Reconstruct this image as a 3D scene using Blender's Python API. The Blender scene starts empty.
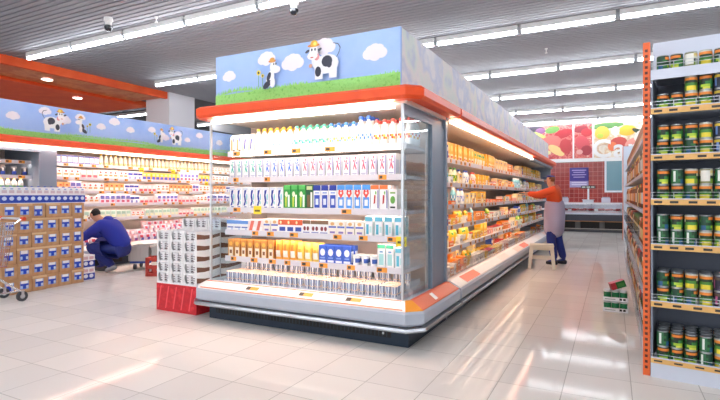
import bpy, bmesh, math, random
from mathutils import Vector, Matrix, Euler
random.seed(7)
SC = bpy.context.scene
COL = SC.collection
PI = math.pi
KIDS = {}

# ------------------------------------------------------------------ materials
def lin(h):
    h = h.lstrip('#')
    out = []
    for i in (0, 2, 4):
        c = int(h[i:i+2], 16) / 255
        out.append(c / 12.92 if c <= 0.04045 else ((c + 0.055) / 1.055) ** 2.4)
    return (*out, 1)

MATS = {}
def mat(key, hexc='#ffffff', rough=0.5, metal=0.0, emit=0.0, noise=None, scale=8.0, coat=0.0):
    if key in MATS:
        return MATS[key]
    m = bpy.data.materials.new(key)
    m.use_nodes = True
    nt = m.node_tree
    b = nt.nodes['Principled BSDF']
    b.inputs['Base Color'].default_value = lin(hexc)
    b.inputs['Roughness'].default_value = rough
    b.inputs['Metallic'].default_value = metal
    b.inputs['Coat Weight'].default_value = coat
    if emit:
        b.inputs['Emission Color'].default_value = lin(hexc)
        b.inputs['Emission Strength'].default_value = emit
    if noise:
        tc = nt.nodes.new('ShaderNodeTexCoord')
        nz = nt.nodes.new('ShaderNodeTexNoise'); nz.inputs['Scale'].default_value = scale
        nz.inputs['Detail'].default_value = 4
        rp = nt.nodes.new('ShaderNodeValToRGB')
        cols = [hexc] + list(noise)
        el = rp.color_ramp.elements
        while len(el) < len(cols):
            el.new(0.5)
        for i, c in enumerate(cols):
            el[i].position = 0.32 + 0.36 * i / max(1, len(cols) - 1)
            el[i].color = lin(c)
        nt.links.new(tc.outputs['Object'], nz.inputs['Vector'])
        nt.links.new(nz.outputs['Fac'], rp.inputs['Fac'])
        nt.links.new(rp.outputs['Color'], b.inputs['Base Color'])
    MATS[key] = m
    return m

def glass_mat(key, tint='#f4fbff', gloss=0.08):
    m = bpy.data.materials.new(key); m.use_nodes = True
    nt = m.node_tree; nt.nodes.clear()
    o = nt.nodes.new('ShaderNodeOutputMaterial')
    t = nt.nodes.new('ShaderNodeBsdfTransparent'); t.inputs['Color'].default_value = lin(tint)
    g = nt.nodes.new('ShaderNodeBsdfGlossy'); g.inputs['Roughness'].default_value = 0.02
    f = nt.nodes.new('ShaderNodeLayerWeight'); f.inputs['Blend'].default_value = 0.5
    p = nt.nodes.new('ShaderNodeMath'); p.operation = 'POWER'; p.inputs[1].default_value = 4.0
    a = nt.nodes.new('ShaderNodeMath'); a.operation = 'MULTIPLY_ADD'; a.inputs[1].default_value = 0.5; a.inputs[2].default_value = gloss; a.use_clamp = True
    mx = nt.nodes.new('ShaderNodeMixShader')
    nt.links.new(f.outputs['Facing'], p.inputs[0]); nt.links.new(p.outputs[0], a.inputs[0]); nt.links.new(a.outputs[0], mx.inputs[0])
    nt.links.new(t.outputs[0], mx.inputs[1]); nt.links.new(g.outputs[0], mx.inputs[2])
    nt.links.new(mx.outputs[0], o.inputs[0])
    MATS[key] = m
    return m

def tile_mat(key, c1, c2, grout, sx, sy, ox, oy, rough, mortar=0.006, axes='XY', coat=0.0, spec=0.5):
    m = bpy.data.materials.new(key); m.use_nodes = True
    nt = m.node_tree; b = nt.nodes['Principled BSDF']; L = nt.links.new
    tc = nt.nodes.new('ShaderNodeTexCoord')
    sep = nt.nodes.new('ShaderNodeSeparateXYZ'); L(tc.outputs['Object'], sep.inputs[0])
    def cell(out, off, size):
        s = nt.nodes.new('ShaderNodeMath'); s.operation = 'SUBTRACT'; s.inputs[1].default_value = off; L(out, s.inputs[0])
        d = nt.nodes.new('ShaderNodeMath'); d.operation = 'DIVIDE'; d.inputs[1].default_value = size; L(s.outputs[0], d.inputs[0])
        fl = nt.nodes.new('ShaderNodeMath'); fl.operation = 'FLOOR'; L(d.outputs[0], fl.inputs[0])
        fr = nt.nodes.new('ShaderNodeMath'); fr.operation = 'FRACT'; L(d.outputs[0], fr.inputs[0])
        lt = nt.nodes.new('ShaderNodeMath'); lt.operation = 'LESS_THAN'; lt.inputs[1].default_value = mortar / size; L(fr.outputs[0], lt.inputs[0])
        return fl.outputs[0], lt.outputs[0]
    f1, l1 = cell(sep.outputs[axes[0]], ox, sx)
    f2, l2 = cell(sep.outputs[axes[1]], oy, sy)
    mxm = nt.nodes.new('ShaderNodeMath'); mxm.operation = 'MAXIMUM'; L(l1, mxm.inputs[0]); L(l2, mxm.inputs[1])
    cb = nt.nodes.new('ShaderNodeCombineXYZ'); L(f1, cb.inputs[0]); L(f2, cb.inputs[1])
    wn = nt.nodes.new('ShaderNodeTexWhiteNoise'); L(cb.outputs[0], wn.inputs['Vector'])
    c = nt.nodes.new('ShaderNodeMix'); c.data_type = 'RGBA'
    c.inputs[6].default_value = lin(c1); c.inputs[7].default_value = lin(c2); L(wn.outputs['Value'], c.inputs[0])
    d = nt.nodes.new('ShaderNodeMix'); d.data_type = 'RGBA'
    L(mxm.outputs[0], d.inputs[0]); L(c.outputs[2], d.inputs[6]); d.inputs[7].default_value = lin(grout)
    L(d.outputs[2], b.inputs['Base Color'])
    b.inputs['Roughness'].default_value = rough
    b.inputs['Coat Weight'].default_value = coat
    b.inputs['Specular IOR Level'].default_value = spec
    if spec < 0.5: b.inputs['IOR'].default_value = 1.25
    MATS[key] = m
    return m

def C(hexc, rough=0.45, metal=0.0):
    return mat('paint_%s_%d_%d' % (hexc.strip('#'), int(rough * 100), int(metal * 100)), hexc, rough, metal)

# ------------------------------------------------------------------ mesh builder
class MB:
    def __init__(s):
        s.v = []; s.f = []; s.fm = []; s.ms = []
    def mi(s, m):
        if isinstance(m, str):
            m = C(m) if m.startswith('#') else MATS[m]
        if m not in s.ms:
            s.ms.append(m)
        return s.ms.index(m)
    def face(s, pts, m):
        b = len(s.v); s.v += [tuple(p) for p in pts]
        s.f.append(tuple(range(b, b + len(pts)))); s.fm.append(s.mi(m)); return s
    def box(s, x0, x1, y0, y1, z0, z1, m, taper=0.0):
        b = len(s.v); t = taper
        s.v += [(x0, y0, z0), (x1, y0, z0), (x1, y1, z0), (x0, y1, z0),
                (x0 + t, y0 + t, z1), (x1 - t, y0 + t, z1), (x1 - t, y1 - t, z1), (x0 + t, y1 - t, z1)]
        i = s.mi(m)
        for q in ((0, 3, 2, 1), (4, 5, 6, 7), (0, 1, 5, 4), (1, 2, 6, 5), (2, 3, 7, 6), (3, 0, 4, 7)):
            s.f.append(tuple(b + k for k in q)); s.fm.append(i)
        return s
    def lathe(s, prof, n, m, c=(0, 0, 0), caps=True, pick=None):
        b = len(s.v); i = s.mi(m)
        for r, z in prof:
            for k in range(n):
                a = 2 * PI * k / n
                s.v.append((c[0] + r * math.sin(a), c[1] - r * math.cos(a), c[2] + z))
        for j in range(len(prof) - 1):
            for k in range(n):
                k2 = (k + 1) % n
                s.f.append((b + j * n + k, b + j * n + k2, b + (j + 1) * n + k2, b + (j + 1) * n + k))
                s.fm.append(s.mi(pick(j, k)) if pick else i)
        if caps:
            s.f.append(tuple(b + k for k in reversed(range(n)))); s.fm.append(i)
            e = b + (len(prof) - 1) * n
            s.f.append(tuple(e + k for k in range(n))); s.fm.append(i)
        return s
    def tube(s, p, q, r, m, n=6):
        p = Vector(p); q = Vector(q); d = (q - p)
        if d.length < 1e-6: return s
        d.normalize()
        u = d.orthogonal().normalized(); w = d.cross(u)
        b = len(s.v); i = s.mi(m)
        for c in (p, q):
            for k in range(n):
                a = 2 * PI * k / n
                s.v.append(tuple(c + r * (math.cos(a) * u + math.sin(a) * w)))
        for k in range(n):
            k2 = (k + 1) % n
            s.f.append((b + k, b + k2, b + n + k2, b + n + k)); s.fm.append(i)
        s.f.append(tuple(b + k for k in reversed(range(n)))); s.fm.append(i)
        s.f.append(tuple(b + n + k for k in range(n))); s.fm.append(i)
        return s
    def sweep(s, path, prof, m, pick=None):
        """closed profile (offset outwards to the right of travel, z) swept along an open plan path with mitred corners"""
        n = len(path); rows = []
        for a in range(n):
            p = Vector(path[a])
            d1 = (p - Vector(path[a - 1])).normalized() if a else None
            d2 = (Vector(path[a + 1]) - p).normalized() if a < n - 1 else None
            n1 = Vector((d1.y, -d1.x)) if d1 else None
            n2 = Vector((d2.y, -d2.x)) if d2 else None
            if n1 and n2:
                nn = (n1 + n2).normalized(); k = 1 / max(0.3, nn.dot(n1)); nn = nn * k
            else:
                nn = n1 or n2
            rows.append((p, nn))
        b = len(s.v); i = s.mi(m); q = len(prof)
        for p, nn in rows:
            for o, z in prof:
                s.v.append((p.x + nn.x * o, p.y + nn.y * o, z))
        for a in range(n - 1):
            for k in range(q):
                k2 = (k + 1) % q
                s.f.append((b + a * q + k, b + (a + 1) * q + k, b + (a + 1) * q + k2, b + a * q + k2))
                s.fm.append(s.mi(pick(a, k)) if pick else i)
        s.f.append(tuple(b + k for k in range(q))); s.fm.append(i)
        e = b + (n - 1) * q
        s.f.append(tuple(e + k for k in reversed(range(q)))); s.fm.append(i)
        return s
    def build(s, name, parent=None, loc=(0, 0, 0), rz=0.0, smooth=False, bevel=0.0):
        me = bpy.data.meshes.new(name)
        me.from_pydata(s.v, [], s.f)
        for m in s.ms: me.materials.append(m)
        me.polygons.foreach_set('material_index', s.fm)
        if smooth: me.polygons.foreach_set('use_smooth', [True] * len(s.f))
        me.update()
        o = bpy.data.objects.new(name, me); COL.objects.link(o)
        o.location = loc; o.rotation_euler = (0, 0, rz)
        if bevel:
            bv = o.modifiers.new('edge', 'BEVEL'); bv.width = bevel; bv.segments = 2; bv.limit_method = 'ANGLE'
        if parent:
            o.parent = parent; KIDS.setdefault(parent.name, []).append(o)
        return o

def tag(o, label, cat, group=None):
    o['label'] = label; o['category'] = cat
    if group: o['group'] = group
    return o
def empty(name, loc=(0, 0, 0), rz=0.0):
    o = bpy.data.objects.new(name, None); COL.objects.link(o)
    o.empty_display_size = 0.1; o.location = loc; o.rotation_euler = (0, 0, rz)
    return o
def struct(o, kind='structure'):
    o['kind'] = kind; return o
def copy_tree(o, parent=None):
    c = o.copy(); COL.objects.link(c)
    if parent:
        c.parent = parent; KIDS.setdefault(parent.name, []).append(c)
    for k in KIDS.get(o.name, []):
        copy_tree(k, c)
    return c

class Proto:
    def __init__(s, build, cat):
        s.b = build; s.cat = cat; s.o = None
    def put(s, loc, rz, label, group=None, tilt=(0, 0), sc=None):
        if s.o is None:
            s.o = o = s.b()
        else:
            o = copy_tree(s.o)
            if 'group' in o: del o['group']
        o.location = loc; o.rotation_euler = (tilt[0], tilt[1], rz)
        if sc: o.scale = sc
        else: o.scale = (1, 1, 1)
        tag(o, label, s.cat, group)
        return o

ONES = 'first second third fourth fifth sixth seventh eighth ninth tenth eleventh twelfth thirteenth fourteenth fifteenth sixteenth seventeenth eighteenth nineteenth'.split()
TENS = {2: 'twent', 3: 'thirt', 4: 'fort', 5: 'fift', 6: 'sixt', 7: 'sevent', 8: 'eight', 9: 'ninet'}
def nth(i):
    """1 -> first ..."""
    if i < 20: return ONES[i - 1]
    t, u = divmod(i, 10)
    if t >= 10: return 'hundred-and-' + nth(i - 100) if i > 100 else 'hundredth'
    return TENS[t] + ('ieth' if u == 0 else 'y-' + ONES[u - 1])

# ------------------------------------------------------------------ shared materials
mat('white', '#f2f2f0', 0.45); mat('steel', '#c9ccd0', 0.28, 0.9); mat('chrome', '#d8dadd', 0.15, 1.0)
mat('rim_orange', '#f8561a', 0.4, noise=['#f24f16', '#fb5c20'], scale=3)
mat('case_grey', '#b4bcc9', 0.4); mat('panel_grey', '#8795a6', 0.4); mat('plinth_navy', '#1d2f42', 0.45)
mat('black', '#121416', 0.5); mat('interior', '#f3e2d8', 0.35); mat('shelf_white', '#e9e4e6', 0.35)
mat('rail_white', '#f5f1ee', 0.4); mat('rail_lilac', '#dcd8de', 0.4); mat('tag_orange', '#f5a33c', 0.5); mat('tag_print', '#4a4238', 0.6)
mat('tube_glow', '#f4f8ff', 0.5, emit=20.0); mat('case_glow', '#fff0e0', 0.5, emit=20); mat('case_glow_soft', '#ffe6d4', 0.5, emit=22.0)
mat('case_glow_warm', '#ffe0c0', 0.5, emit=14.0)
mat('downlight_glow', '#fff6e8', 0.5, emit=12.0)
mat('kraft', '#c49a70', 0.75, noise=['#ba9066', '#cca47c'], scale=6)
mat('kraft_lid', '#d9b88e', 0.75)
mat('orange_steel', '#e8662a', 0.4)
mat('grass_a', '#8ed66a', 0.6, noise=['#a8e482', '#7cc85a'], scale=30); mat('grass_b', '#a6e07e', 0.6)
mat('sky_print', '#9fbff4', 0.5, noise=['#aac6f6', '#98b9f2'], scale=2)
mat('cloud_print', '#f6eef6', 0.6)
mat('fade_print', '#dcdcea', 0.5, noise=['#f0edf0', '#ced3e6', '#ece6e4', '#dfe6e0', '#c6cce0'], scale=1.9)
glass_mat('clear_glass', '#f1f8fb', 0.06)
glass_mat('acrylic', '#f6f8fb', 0.05)

# ------------------------------------------------------------------ room
tile_mat('floor_tile', '#e9e4dd', '#ded9d3', '#b9b3ab', 0.41, 0.425, -1.53, 3.04, 0.07, 0.006, 'XY', 0.0, 0.12)
CH = 4.29
struct(MB().box(-20, 9, -5, 22, -0.1, 0, 'floor_tile').build('floor'))
mat('ceiling_slat', '#9a9da4', 0.55); mat('ceiling_dark', '#55585c', 0.8)
cb = MB().box(-20, 9, -5, 22, CH + 0.03, CH + 0.1, 'ceiling_dark')
y = -5.0
while y < 21.3:
    cb.box(-11.5, 9, y, y + 0.085, CH, CH + 0.03, 'ceiling_slat'); y += 0.115
struct(cb.build('ceiling'))
mat('wall_white', '#e6e6ea', 0.6)
struct(MB().box(-20, 9, 21.2, 21.4, 0, CH + 0.1, 'wall_white').build('wall_back'))
struct(MB().box(-20.2, -20, -5, 21.4, 0, CH + 0.1, 'wall_white').build('wall_left'))
struct(MB().box(9, 9.2, -5, 21.4, 0, CH + 0.1, 'wall_white').build('wall_right'))
# red tiled cladding behind the meat counter
tile_mat('red_tile', '#8e2a26', '#a53a32', '#c77a70', 0.17, 0.17, 0, 0, 0.25, 0.012, 'XZ')
struct(MB().box(-4.5, 3, 21.14, 21.2, 0, 2.72, 'red_tile').build('tile_cladding'))
# orange soffit beside the left aisle
mat('soffit_red', '#fa6428', 0.65, noise=['#f45a20', '#ff6e30'], scale=1.2)
mat('soffit_gold', '#e87838', 0.4, noise=['#dc6a28', '#f29a58', '#e07834'], scale=3)
sf = MB().box(-11.6, -11.5, -5, 10.07, 4.10, CH + 0.03, 'soffit_red')
sf.box(-12.9, -11.6, -5, 10.07, 4.14, 4.2, 'soffit_gold')
yy = -5
for ya, yb in ((-5, 0.9), (0.92, 5.65), (5.67, 10.6)):
    sf.box(-16.2, -12.9, ya, yb, 4.06, 4.2, 'soffit_red')
struct(sf.build('trim_1'))
struct(MB().box(-12.4, -11.44, 10.07, 11.05, 0, CH + 0.02, 'wall_white').build('column'))
struct(MB().box(0.28, 0.62, 16.0, 16.4, 0, 2.7, C('#c9d3e0')).box(0.265, 0.28, 15.99, 16.4, 0, 2.7, C('#e07a4a')).build('pillar'))

# ceiling tubes: one housing > tube > nothing
def tube_light():
    r = empty('ceiling_light')
    MB().box(-0.74, 0.74, -0.05, 0.05, 0.05, 0.14, 'white').build('housing', r)
    t = MB()
    n = 8; pr = []
    for sx in (-1, 1):
        pass
    t.tube((-0.72, 0, 0.02), (0.72, 0, 0.02), 0.031, 'tube_glow', 8)
    t.build('tube', r)
    MB().box(-0.765, -0.73, -0.03, 0.03, 0.0, 0.1, C('#aeb4ba')).build('end_cap', r)
    MB().box(0.73, 0.765, -0.03, 0.03, 0.0, 0.1, C('#aeb4ba')).build('end_cap', r)
    return r
TL = Proto(tube_light, 'ceiling light')
rows = [(-2.6, -6.0, 5.0), (0.33, -7.5, 5.0), (2.95, -9.0, 5.0), (5.95, -10.2, -3.6), (8.95, -9.9, 6.0), (11.95, -8.0, 6.0), (14.9, -14.5, 6.0), (17.85, -13.0, 6.0), (20.75, -12.0, 6.0)]
for ri, (Y, xa, xb) in enumerate(rows):
    x = xa; k = 1
    while x < xb:
        TL.put((x, Y, CH - 0.14), 0, 'white fluorescent tube light, %s from left in %s row from front' % (nth(k), nth(ri + 1)), 'fluorescent tube rows on the slatted ceiling')
        x += 1.535; k += 1
for k, x in enumerate((-16.6, -15.06)):
    TL.put((x, 11.97, CH - 0.14), 0, 'white fluorescent tube light beyond the orange soffit, %s from the left' % nth(k + 1), 'fluorescent tube rows on the slatted ceiling')
def downlight():
    r = MB().lathe([(0.13, 0), (0.13, 0.03), (0.10, 0.03), (0.10, 0.005)], 16, 'white', caps=False).build('downlight')
    MB().lathe([(0.10, 0.005), (0.10, 0.02)], 16, 'downlight_glow').build('lens', r)
    return r
DL = Proto(downlight, 'downlight')
for (x, y, z, l) in ((-12.25, 4.85, 4.105, 'round recessed downlight in the orange soffit, nearest of three'), (-12.25, 7.1, 4.105, 'round recessed downlight in the orange soffit, middle of three'), (-13.4, 8.6, 4.025, 'round recessed downlight deepest under the orange soffit')):
    DL.put((x, y, z), 0, l)
def seccam():
    r = MB().lathe([(0.07, 0.16), (0.075, 0.10), (0.05, 0.08), (0.05, 0.02)], 14, 'white').build('security_camera')
    MB().lathe([(0.0, -0.075), (0.04, -0.065), (0.065, -0.03), (0.07, 0.01), (0.05, 0.03)], 14, C('#23262c', 0.15), caps=False).build('dome', r)
    return r
CAM = Proto(seccam, 'security camera')
CAM.put((-7.55, 5.38, CH - 0.16), 0, 'small white dome security camera under the slatted ceiling above the left aisle')
CAM.put((-4.34, 6.2, CH - 0.16), 0, 'small white dome security camera beside the end of the front tube row')
def sprink():
    r = MB().lathe([(0.03, 0.1), (0.03, 0.08), (0.01, 0.07), (0.01, 0.02), (0.025, 0.015), (0.025, 0.0)], 10, 'white').build('sprinkler')
    return r
SP = Proto(sprink, 'sprinkler')
SP.put((-6.8, 5.72, CH - 0.1), 0, 'small white sprinkler head beside the dome camera near the front tube row')
SP.put((-1.2, 10.6, CH - 0.1), 0, 'small sprinkler head on the ceiling above the long chilled case')
SP.put((0.9, 7.2, CH - 0.1), 0, 'small sprinkler head on the ceiling above the can shelves')

# ------------------------------------------------------------------ refrigerated cases
RIM = [(0.02, 2.10), (0.12, 2.10), (0.155, 2.125), (0.155, 2.19), (0.12, 2.215), (0.02, 2.215)]
BUMP = [(0.0, 0.22), (0.13, 0.21), (0.155, 0.235), (0.155, 0.315), (0.14, 0.335), (0.0, 0.335)]
RAIL = [(0.12, 0.165), (0.165, 0.165), (0.178, 0.18), (0.165, 0.20), (0.12, 0.20)]
STRIP = [(0.0, 0.335), (0.14, 0.335), (0.135, 0.345), (0.03, 0.402), (0.0, 0.402)]

def price_rail(mb, x0, x1, y, z, step, seed, h=0.056):
    """white lip with orange tags, front at y"""
    rnd = random.Random(seed)
    mb.box(x0, x1, y - 0.012, y, z - h, z, 'rail_lilac')
    x = x0 + 0.08
    while x < x1 - 0.12:
        if rnd.random() < 0.72:
            w = rnd.uniform(0.07, 0.11)
            mb.face([(x, y - 0.0135, z - h + 0.006), (x + w, y - 0.0135, z - h + 0.006), (x + w, y - 0.0135, z - 0.006), (x, y - 0.0135, z - 0.006)], 'tag_orange')
            mb.face([(x + 0.01, y - 0.0145, z - h + 0.016), (x + w * 0.5, y - 0.0145, z - h + 0.016), (x + w * 0.5, y - 0.0145, z - 0.014), (x + 0.01, y - 0.0145, z - 0.014)], 'tag_print')
        x += step * rnd.uniform(0.8, 1.3)

def run_case(label, loc, rz, L, D, shelves, lit=None, ends=True, strip=None, glow='case_glow', guard=True, tagstep=0.22):
    r = empty('refrigerated_case', loc, rz); tag(r, label, 'refrigerated display case', 'chilled display cases')
    p = MB().box(0, L, 0, D, 0, 0.21, 'plinth_navy')
    for k in range(int(L / 1.9)):
        p.box(0.25 + k * 1.9, 1.85 + k * 1.9, -0.004, 0.0, 0.05, 0.15, 'black')
    p.build('plinth', r)
    path = [(0, 0), (L, 0)]
    MB().sweep(path, BUMP, 'case_grey').build('bumper', r)
    MB().sweep(path, RAIL, 'steel').build('kick_rail', r)
    s = MB(); s.sweep(path, STRIP, 'rail_white', pick=lambda a, k: 'rail_white')
    x = 0.3; i = 0
    while x < L - 0.6:
        if strip:
            z0, z1 = 0.352, 0.394
            f = lambda xx, t: (xx, -(0.135 - 0.105 * t) - 0.002, 0.345 + 0.057 * t + 0.001)
            s.face([f(x, 0.05), f(x + 0.62, 0.05), f(x + 0.62, 0.95), f(x, 0.95)], strip[i % len(strip)])
        x += 0.64; i += 1
    s.build('price_strip', r)
    MB().box(0, L, 0.0, D, 0.21, 0.38, 'shelf_white').build('deck', r)
    MB().box(0, L, D - 0.12, D, 0.38, 2.10, 'interior').build('back_panel', r)
    if guard:
        g = MB().box(0.02, L - 0.02, 0.03, 0.036, 0.40, 0.56, 'acrylic')
        g.build('front_guard', r)
    for j, (z, yf) in enumerate(shelves):
        sh = MB().box(0.02, L - 0.02, yf, D - 0.12, z - 0.04, z - 0.015, 'shelf_white').build('shelf', r)
        pr = MB(); price_rail(pr, 0.02, L - 0.02, yf, z, tagstep, j + int(L * 10)); pr.build('price_rail', sh)
        MB().box(0.05, (lit or L) - 0.05, yf + 0.002, yf + 0.018, z - 0.05, z - 0.041, glow).build('added_shelf_glow', sh)  # glow strip added behind each lip to brighten the goods below
    MB().box(0, L, -0.02, D, 2.08, 2.12, 'interior').build('canopy', r)
    MB().sweep(path, RIM, 'rim_orange').build('canopy_rim', r)
    MB().box(0.02, (lit or L) - 0.02, -0.05, -0.02, 2.055, 2.075, glow).build('canopy_lamp', r)
    if lit and lit < L:
        MB().box(lit, L - 0.02, -0.06, 0.03, 2.03, 2.075, 'panel_grey').build('unlit_lamp', r)
    if ends:
        MB().box(-0.05, 0.0, 0, D, 0.0, 2.12, 'panel_grey').build('end_panel', r)
        MB().box(L, L + 0.05, 0, D, 0.0, 2.12, 'panel_grey').build('end_panel', r)
    return r

# --- end case facing the camera: x 0..2.26, front plinth y=0
EX, EY, EL, ED = -3.80, 3.88, 2.26, 1.05
E = empty('refrigerated_case', (EX, EY, 0)); tag(E, 'glass-sided chilled end case with orange rim filled with milk and dairy', 'refrigerated display case', 'chilled display cases')
pl = MB().box(0, EL, 0, ED, 0, 0.21, 'plinth_navy')
pl.box(0.10, EL - 0.16, -0.004, 0, 0.065, 0.165, 'black')
for k in range(52):
    pl.box(0.12 + k * 0.038, 0.126 + k * 0.038, -0.008, -0.003, 0.07, 0.16, C('#2b3a48'))
pl.box(1.55, 1.70, -0.012, -0.004, 0.11, 0.155, C('#3a4855')); pl.box(2.02, 2.035, -0.012, -0.004, 0.09, 0.11, C('#d0d6da'))
pl.build('plinth', E)
c = 0.03
EP = [(0, ED), (0, c), (c, 0), (EL - c, 0), (EL, c), (EL, ED)]
MB().sweep(EP, BUMP, 'case_grey').build('bumper', E)
MB().sweep(EP, RAIL, 'steel').build('kick_rail', E)
st = MB(); st.sweep(EP, STRIP, 'rail_white', pick=lambda a, k: ('#ef6a3c' if a == 4 else ('#f39a2c' if a == 3 else 'rail_white')))
f = lambda xx, t: (xx, -(0.135 - 0.105 * t) - 0.002, 0.345 + 0.057 * t + 0.001)
st.face([f(0.0, -0.02), f(EL, -0.02), f(EL, 0.1), f(0, 0.1)], '#e9703c'); st.face([f(0.0, 0.93), f(EL - 0.05, 0.93), f(EL - 0.05, 1.02), f(0, 1.02)], '#e9703c')
for xx in (0.62, 1.25, 1.75):
    st.face([f(xx, 0.35), f(xx + 0.1, 0.35), f(xx + 0.1, 0.75), f(xx, 0.75)], 'tag_orange')
    st.face([f(xx - 0.05, 0.35), f(xx, 0.35), f(xx, 0.75), f(xx - 0.05, 0.75)], 'tag_print')
g2 = lambda yy, t: (EL + (0.135 - 0.105 * t) + 0.002, yy, 0.345 + 0.057 * t + 0.001)
st.face([g2(0.36, 0.15), g2(0.44, 0.15), g2(0.47, 0.85), g2(0.39, 0.85)], '#f6efe9')
st.build('price_strip', E)
MB().box(0, EL, 0, ED, 0.21, 0.345, 'case_grey').box(0, EL, 0, .075, .345, .385, 'case_grey').box(0, .075, .075, ED, .345, .385, 'case_grey').box(EL - .075, EL, .075, ED, .345, .385, 'case_grey').build('deck', E)
MB().box(0.05, EL - 0.05, ED - 0.16, ED, 0.385, 2.10, 'interior').build('back_panel', E)
ESH = [(1.77, 0.19), (1.49, 0.19), (1.17, 0.19), (0.93, 0.15), (0.65, 0.15)]
for j, (z, yf) in enumerate(ESH):
    sh = MB().box(0.09, EL - 0.09, yf, ED - 0.16, z - 0.045, z - 0.015, 'shelf_white').build('shelf', E)
    pr = MB(); price_rail(pr, 0.09, EL - 0.09, yf, z, 0.24 if j > 2 else 0.42, j + 3); pr.build('price_rail', sh)
    MB().box(0.12, EL - 0.12, yf + 0.002, yf + 0.018, z - 0.055, z - 0.046, 'case_glow_soft').build('added_shelf_glow', sh)  # end case gets the same added strips to lift its interior brightness
MB().box(0, EL, -0.03, ED, 2.08, 2.12, 'interior').build('canopy', E)
MB().sweep(EP, RIM, 'rim_orange').build('canopy_rim', E)
MB().box(0.08, EL - 0.12, -0.05, -0.01, 2.045, 2.075, 'case_glow').build('canopy_lamp', E)
for sx in (0.03, EL - 0.055):
    MB().box(sx, sx + 0.022, -0.03, -0.01, 0.385, 2.08, 'steel').build('post', E)
    MB().box(sx + 0.006, sx + 0.014, -0.01, 0.68, 0.39, 1.985, 'clear_glass').build('side_glass', E)
    MB().box(sx, sx + 0.024, -0.01, ED, 1.985, 2.08, 'panel_grey').build('side_header', E)
    MB().box(sx - 0.01, sx + 0.035, 0.68, ED, 0.385, 1.985, 'panel_grey').build('side_panel', E)
    MB().box(*((.06, .068) if sx < 1 else (EL - .068, EL - .06)), 0.6, ED - .16, 0.385, 2.08, 'interior').build('inner_liner', E)

# --- long case on the aisle side, and its back-to-back neighbour
RSH = [(1.73, 0.16), (1.45, 0.16), (1.19, 0.13), (0.95, 0.13), (0.70, 0.11)]
RX, RY, RL = -1.54, 4.985, 9.6
R_ = run_case('long lit chilled case beside the right aisle, yellow cheeses and packs on its shelves', (RX, RY, 0), PI / 2, RL, 1.11, RSH, lit=5.9, strip=['#ef6a3c', '#f4efec', '#f4efec', '#f3e6df', '#f4efec', '#f6d9cc'], glow='case_glow_warm')
run_case('long chilled case back to back with the aisle case, facing the left aisle', (EX, RY + RL, 0), -PI / 2, RL, 1.13, RSH, strip=['#f4efec'])
# --- left wall run
LX, LY, LL = -8.24, 2.4, 10.2
LSH = [(1.86, 0.22), (1.62, 0.20), (1.38, 0.17), (1.15, 0.14), (0.88, 0.12)]
W_ = run_case('long lit chilled case along the left aisle under the cow banner', (LX, LY, 0), PI / 2, LL, 1.1, LSH, strip=['#f4efec', '#f2d8cc'], glow='case_glow_soft', guard=False)
MB().box(2.24, 2.52, -0.02, 1.0, 0.38, 2.08, 'panel_grey').build('divider', W_)
MB().box(0.0, 2.3, -0.025, -0.005, 1.99, 2.08, 'panel_grey').build('divider', W_)

# ------------------------------------------------------------------ banners
def ell(cx, cy, rx, ry, n=14, rot=0.0):
    out = []
    for k in range(n):
        a = 2 * PI * k / n
        u, v = rx * math.cos(a), ry * math.sin(a)
        out.append((cx + u * math.cos(rot) - v * math.sin(rot), cy + u * math.sin(rot) + v * math.cos(rot)))
    return out
class Art:
    """flat print on a panel whose front is the plane y = y0"""
    def __init__(s, mb, y0): s.mb = mb; s.y = y0; s.e = 0.001
    def poly(s, pts, m):
        s.e += 0.00012
        s.mb.face([(p[0], s.y - s.e, p[1]) for p in pts], m)
    def ell(s, cx, cy, rx, ry, m, rot=0.0, n=14): s.poly(ell(cx, cy, rx, ry, n, rot), m)
def cloud(a, x, z, k=1.0):
    for dx, dz, r in ((-0.055, -0.01, 0.045), (0.055, -0.008, 0.045), (0.0, 0.02, 0.05), (0.0, -0.02, 0.05), (0.035, 0.022, 0.04), (-0.035, 0.018, 0.04)):
        a.ell(x + dx * k, z + dz * k, r * k * 1.1, r * k * 0.95, 'cloud_print')
def grass(a, x0, x1, z0, zt, seed):
    rnd = random.Random(seed); x = x0
    a.poly([(x0, z0), (x1, z0), (x1, zt(x1)), (x0 * .5 + x1 * .5, zt((x0 + x1) / 2)), (x0, zt(x0))], 'grass_a')
    while x < x1 - 0.03:
        h = rnd.uniform(0.02, 0.055); w = rnd.uniform(0.015, 0.03); b = rnd.uniform(-0.02, 0.02)
        a.poly([(x, zt(x) - 0.02), (x + w, zt(x) - 0.02), (min(x1, x + w / 2 + b), zt(x) + h * 0.6)], 'grass_a' if rnd.random() < .6 else 'grass_b')
        q = rnd.uniform(z0, zt(x) - 0.05)
        a.poly([(x, q), (x + w * .6, q), (x + w / 2, q + 0.05)], 'grass_b')
        x += 0.016
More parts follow.
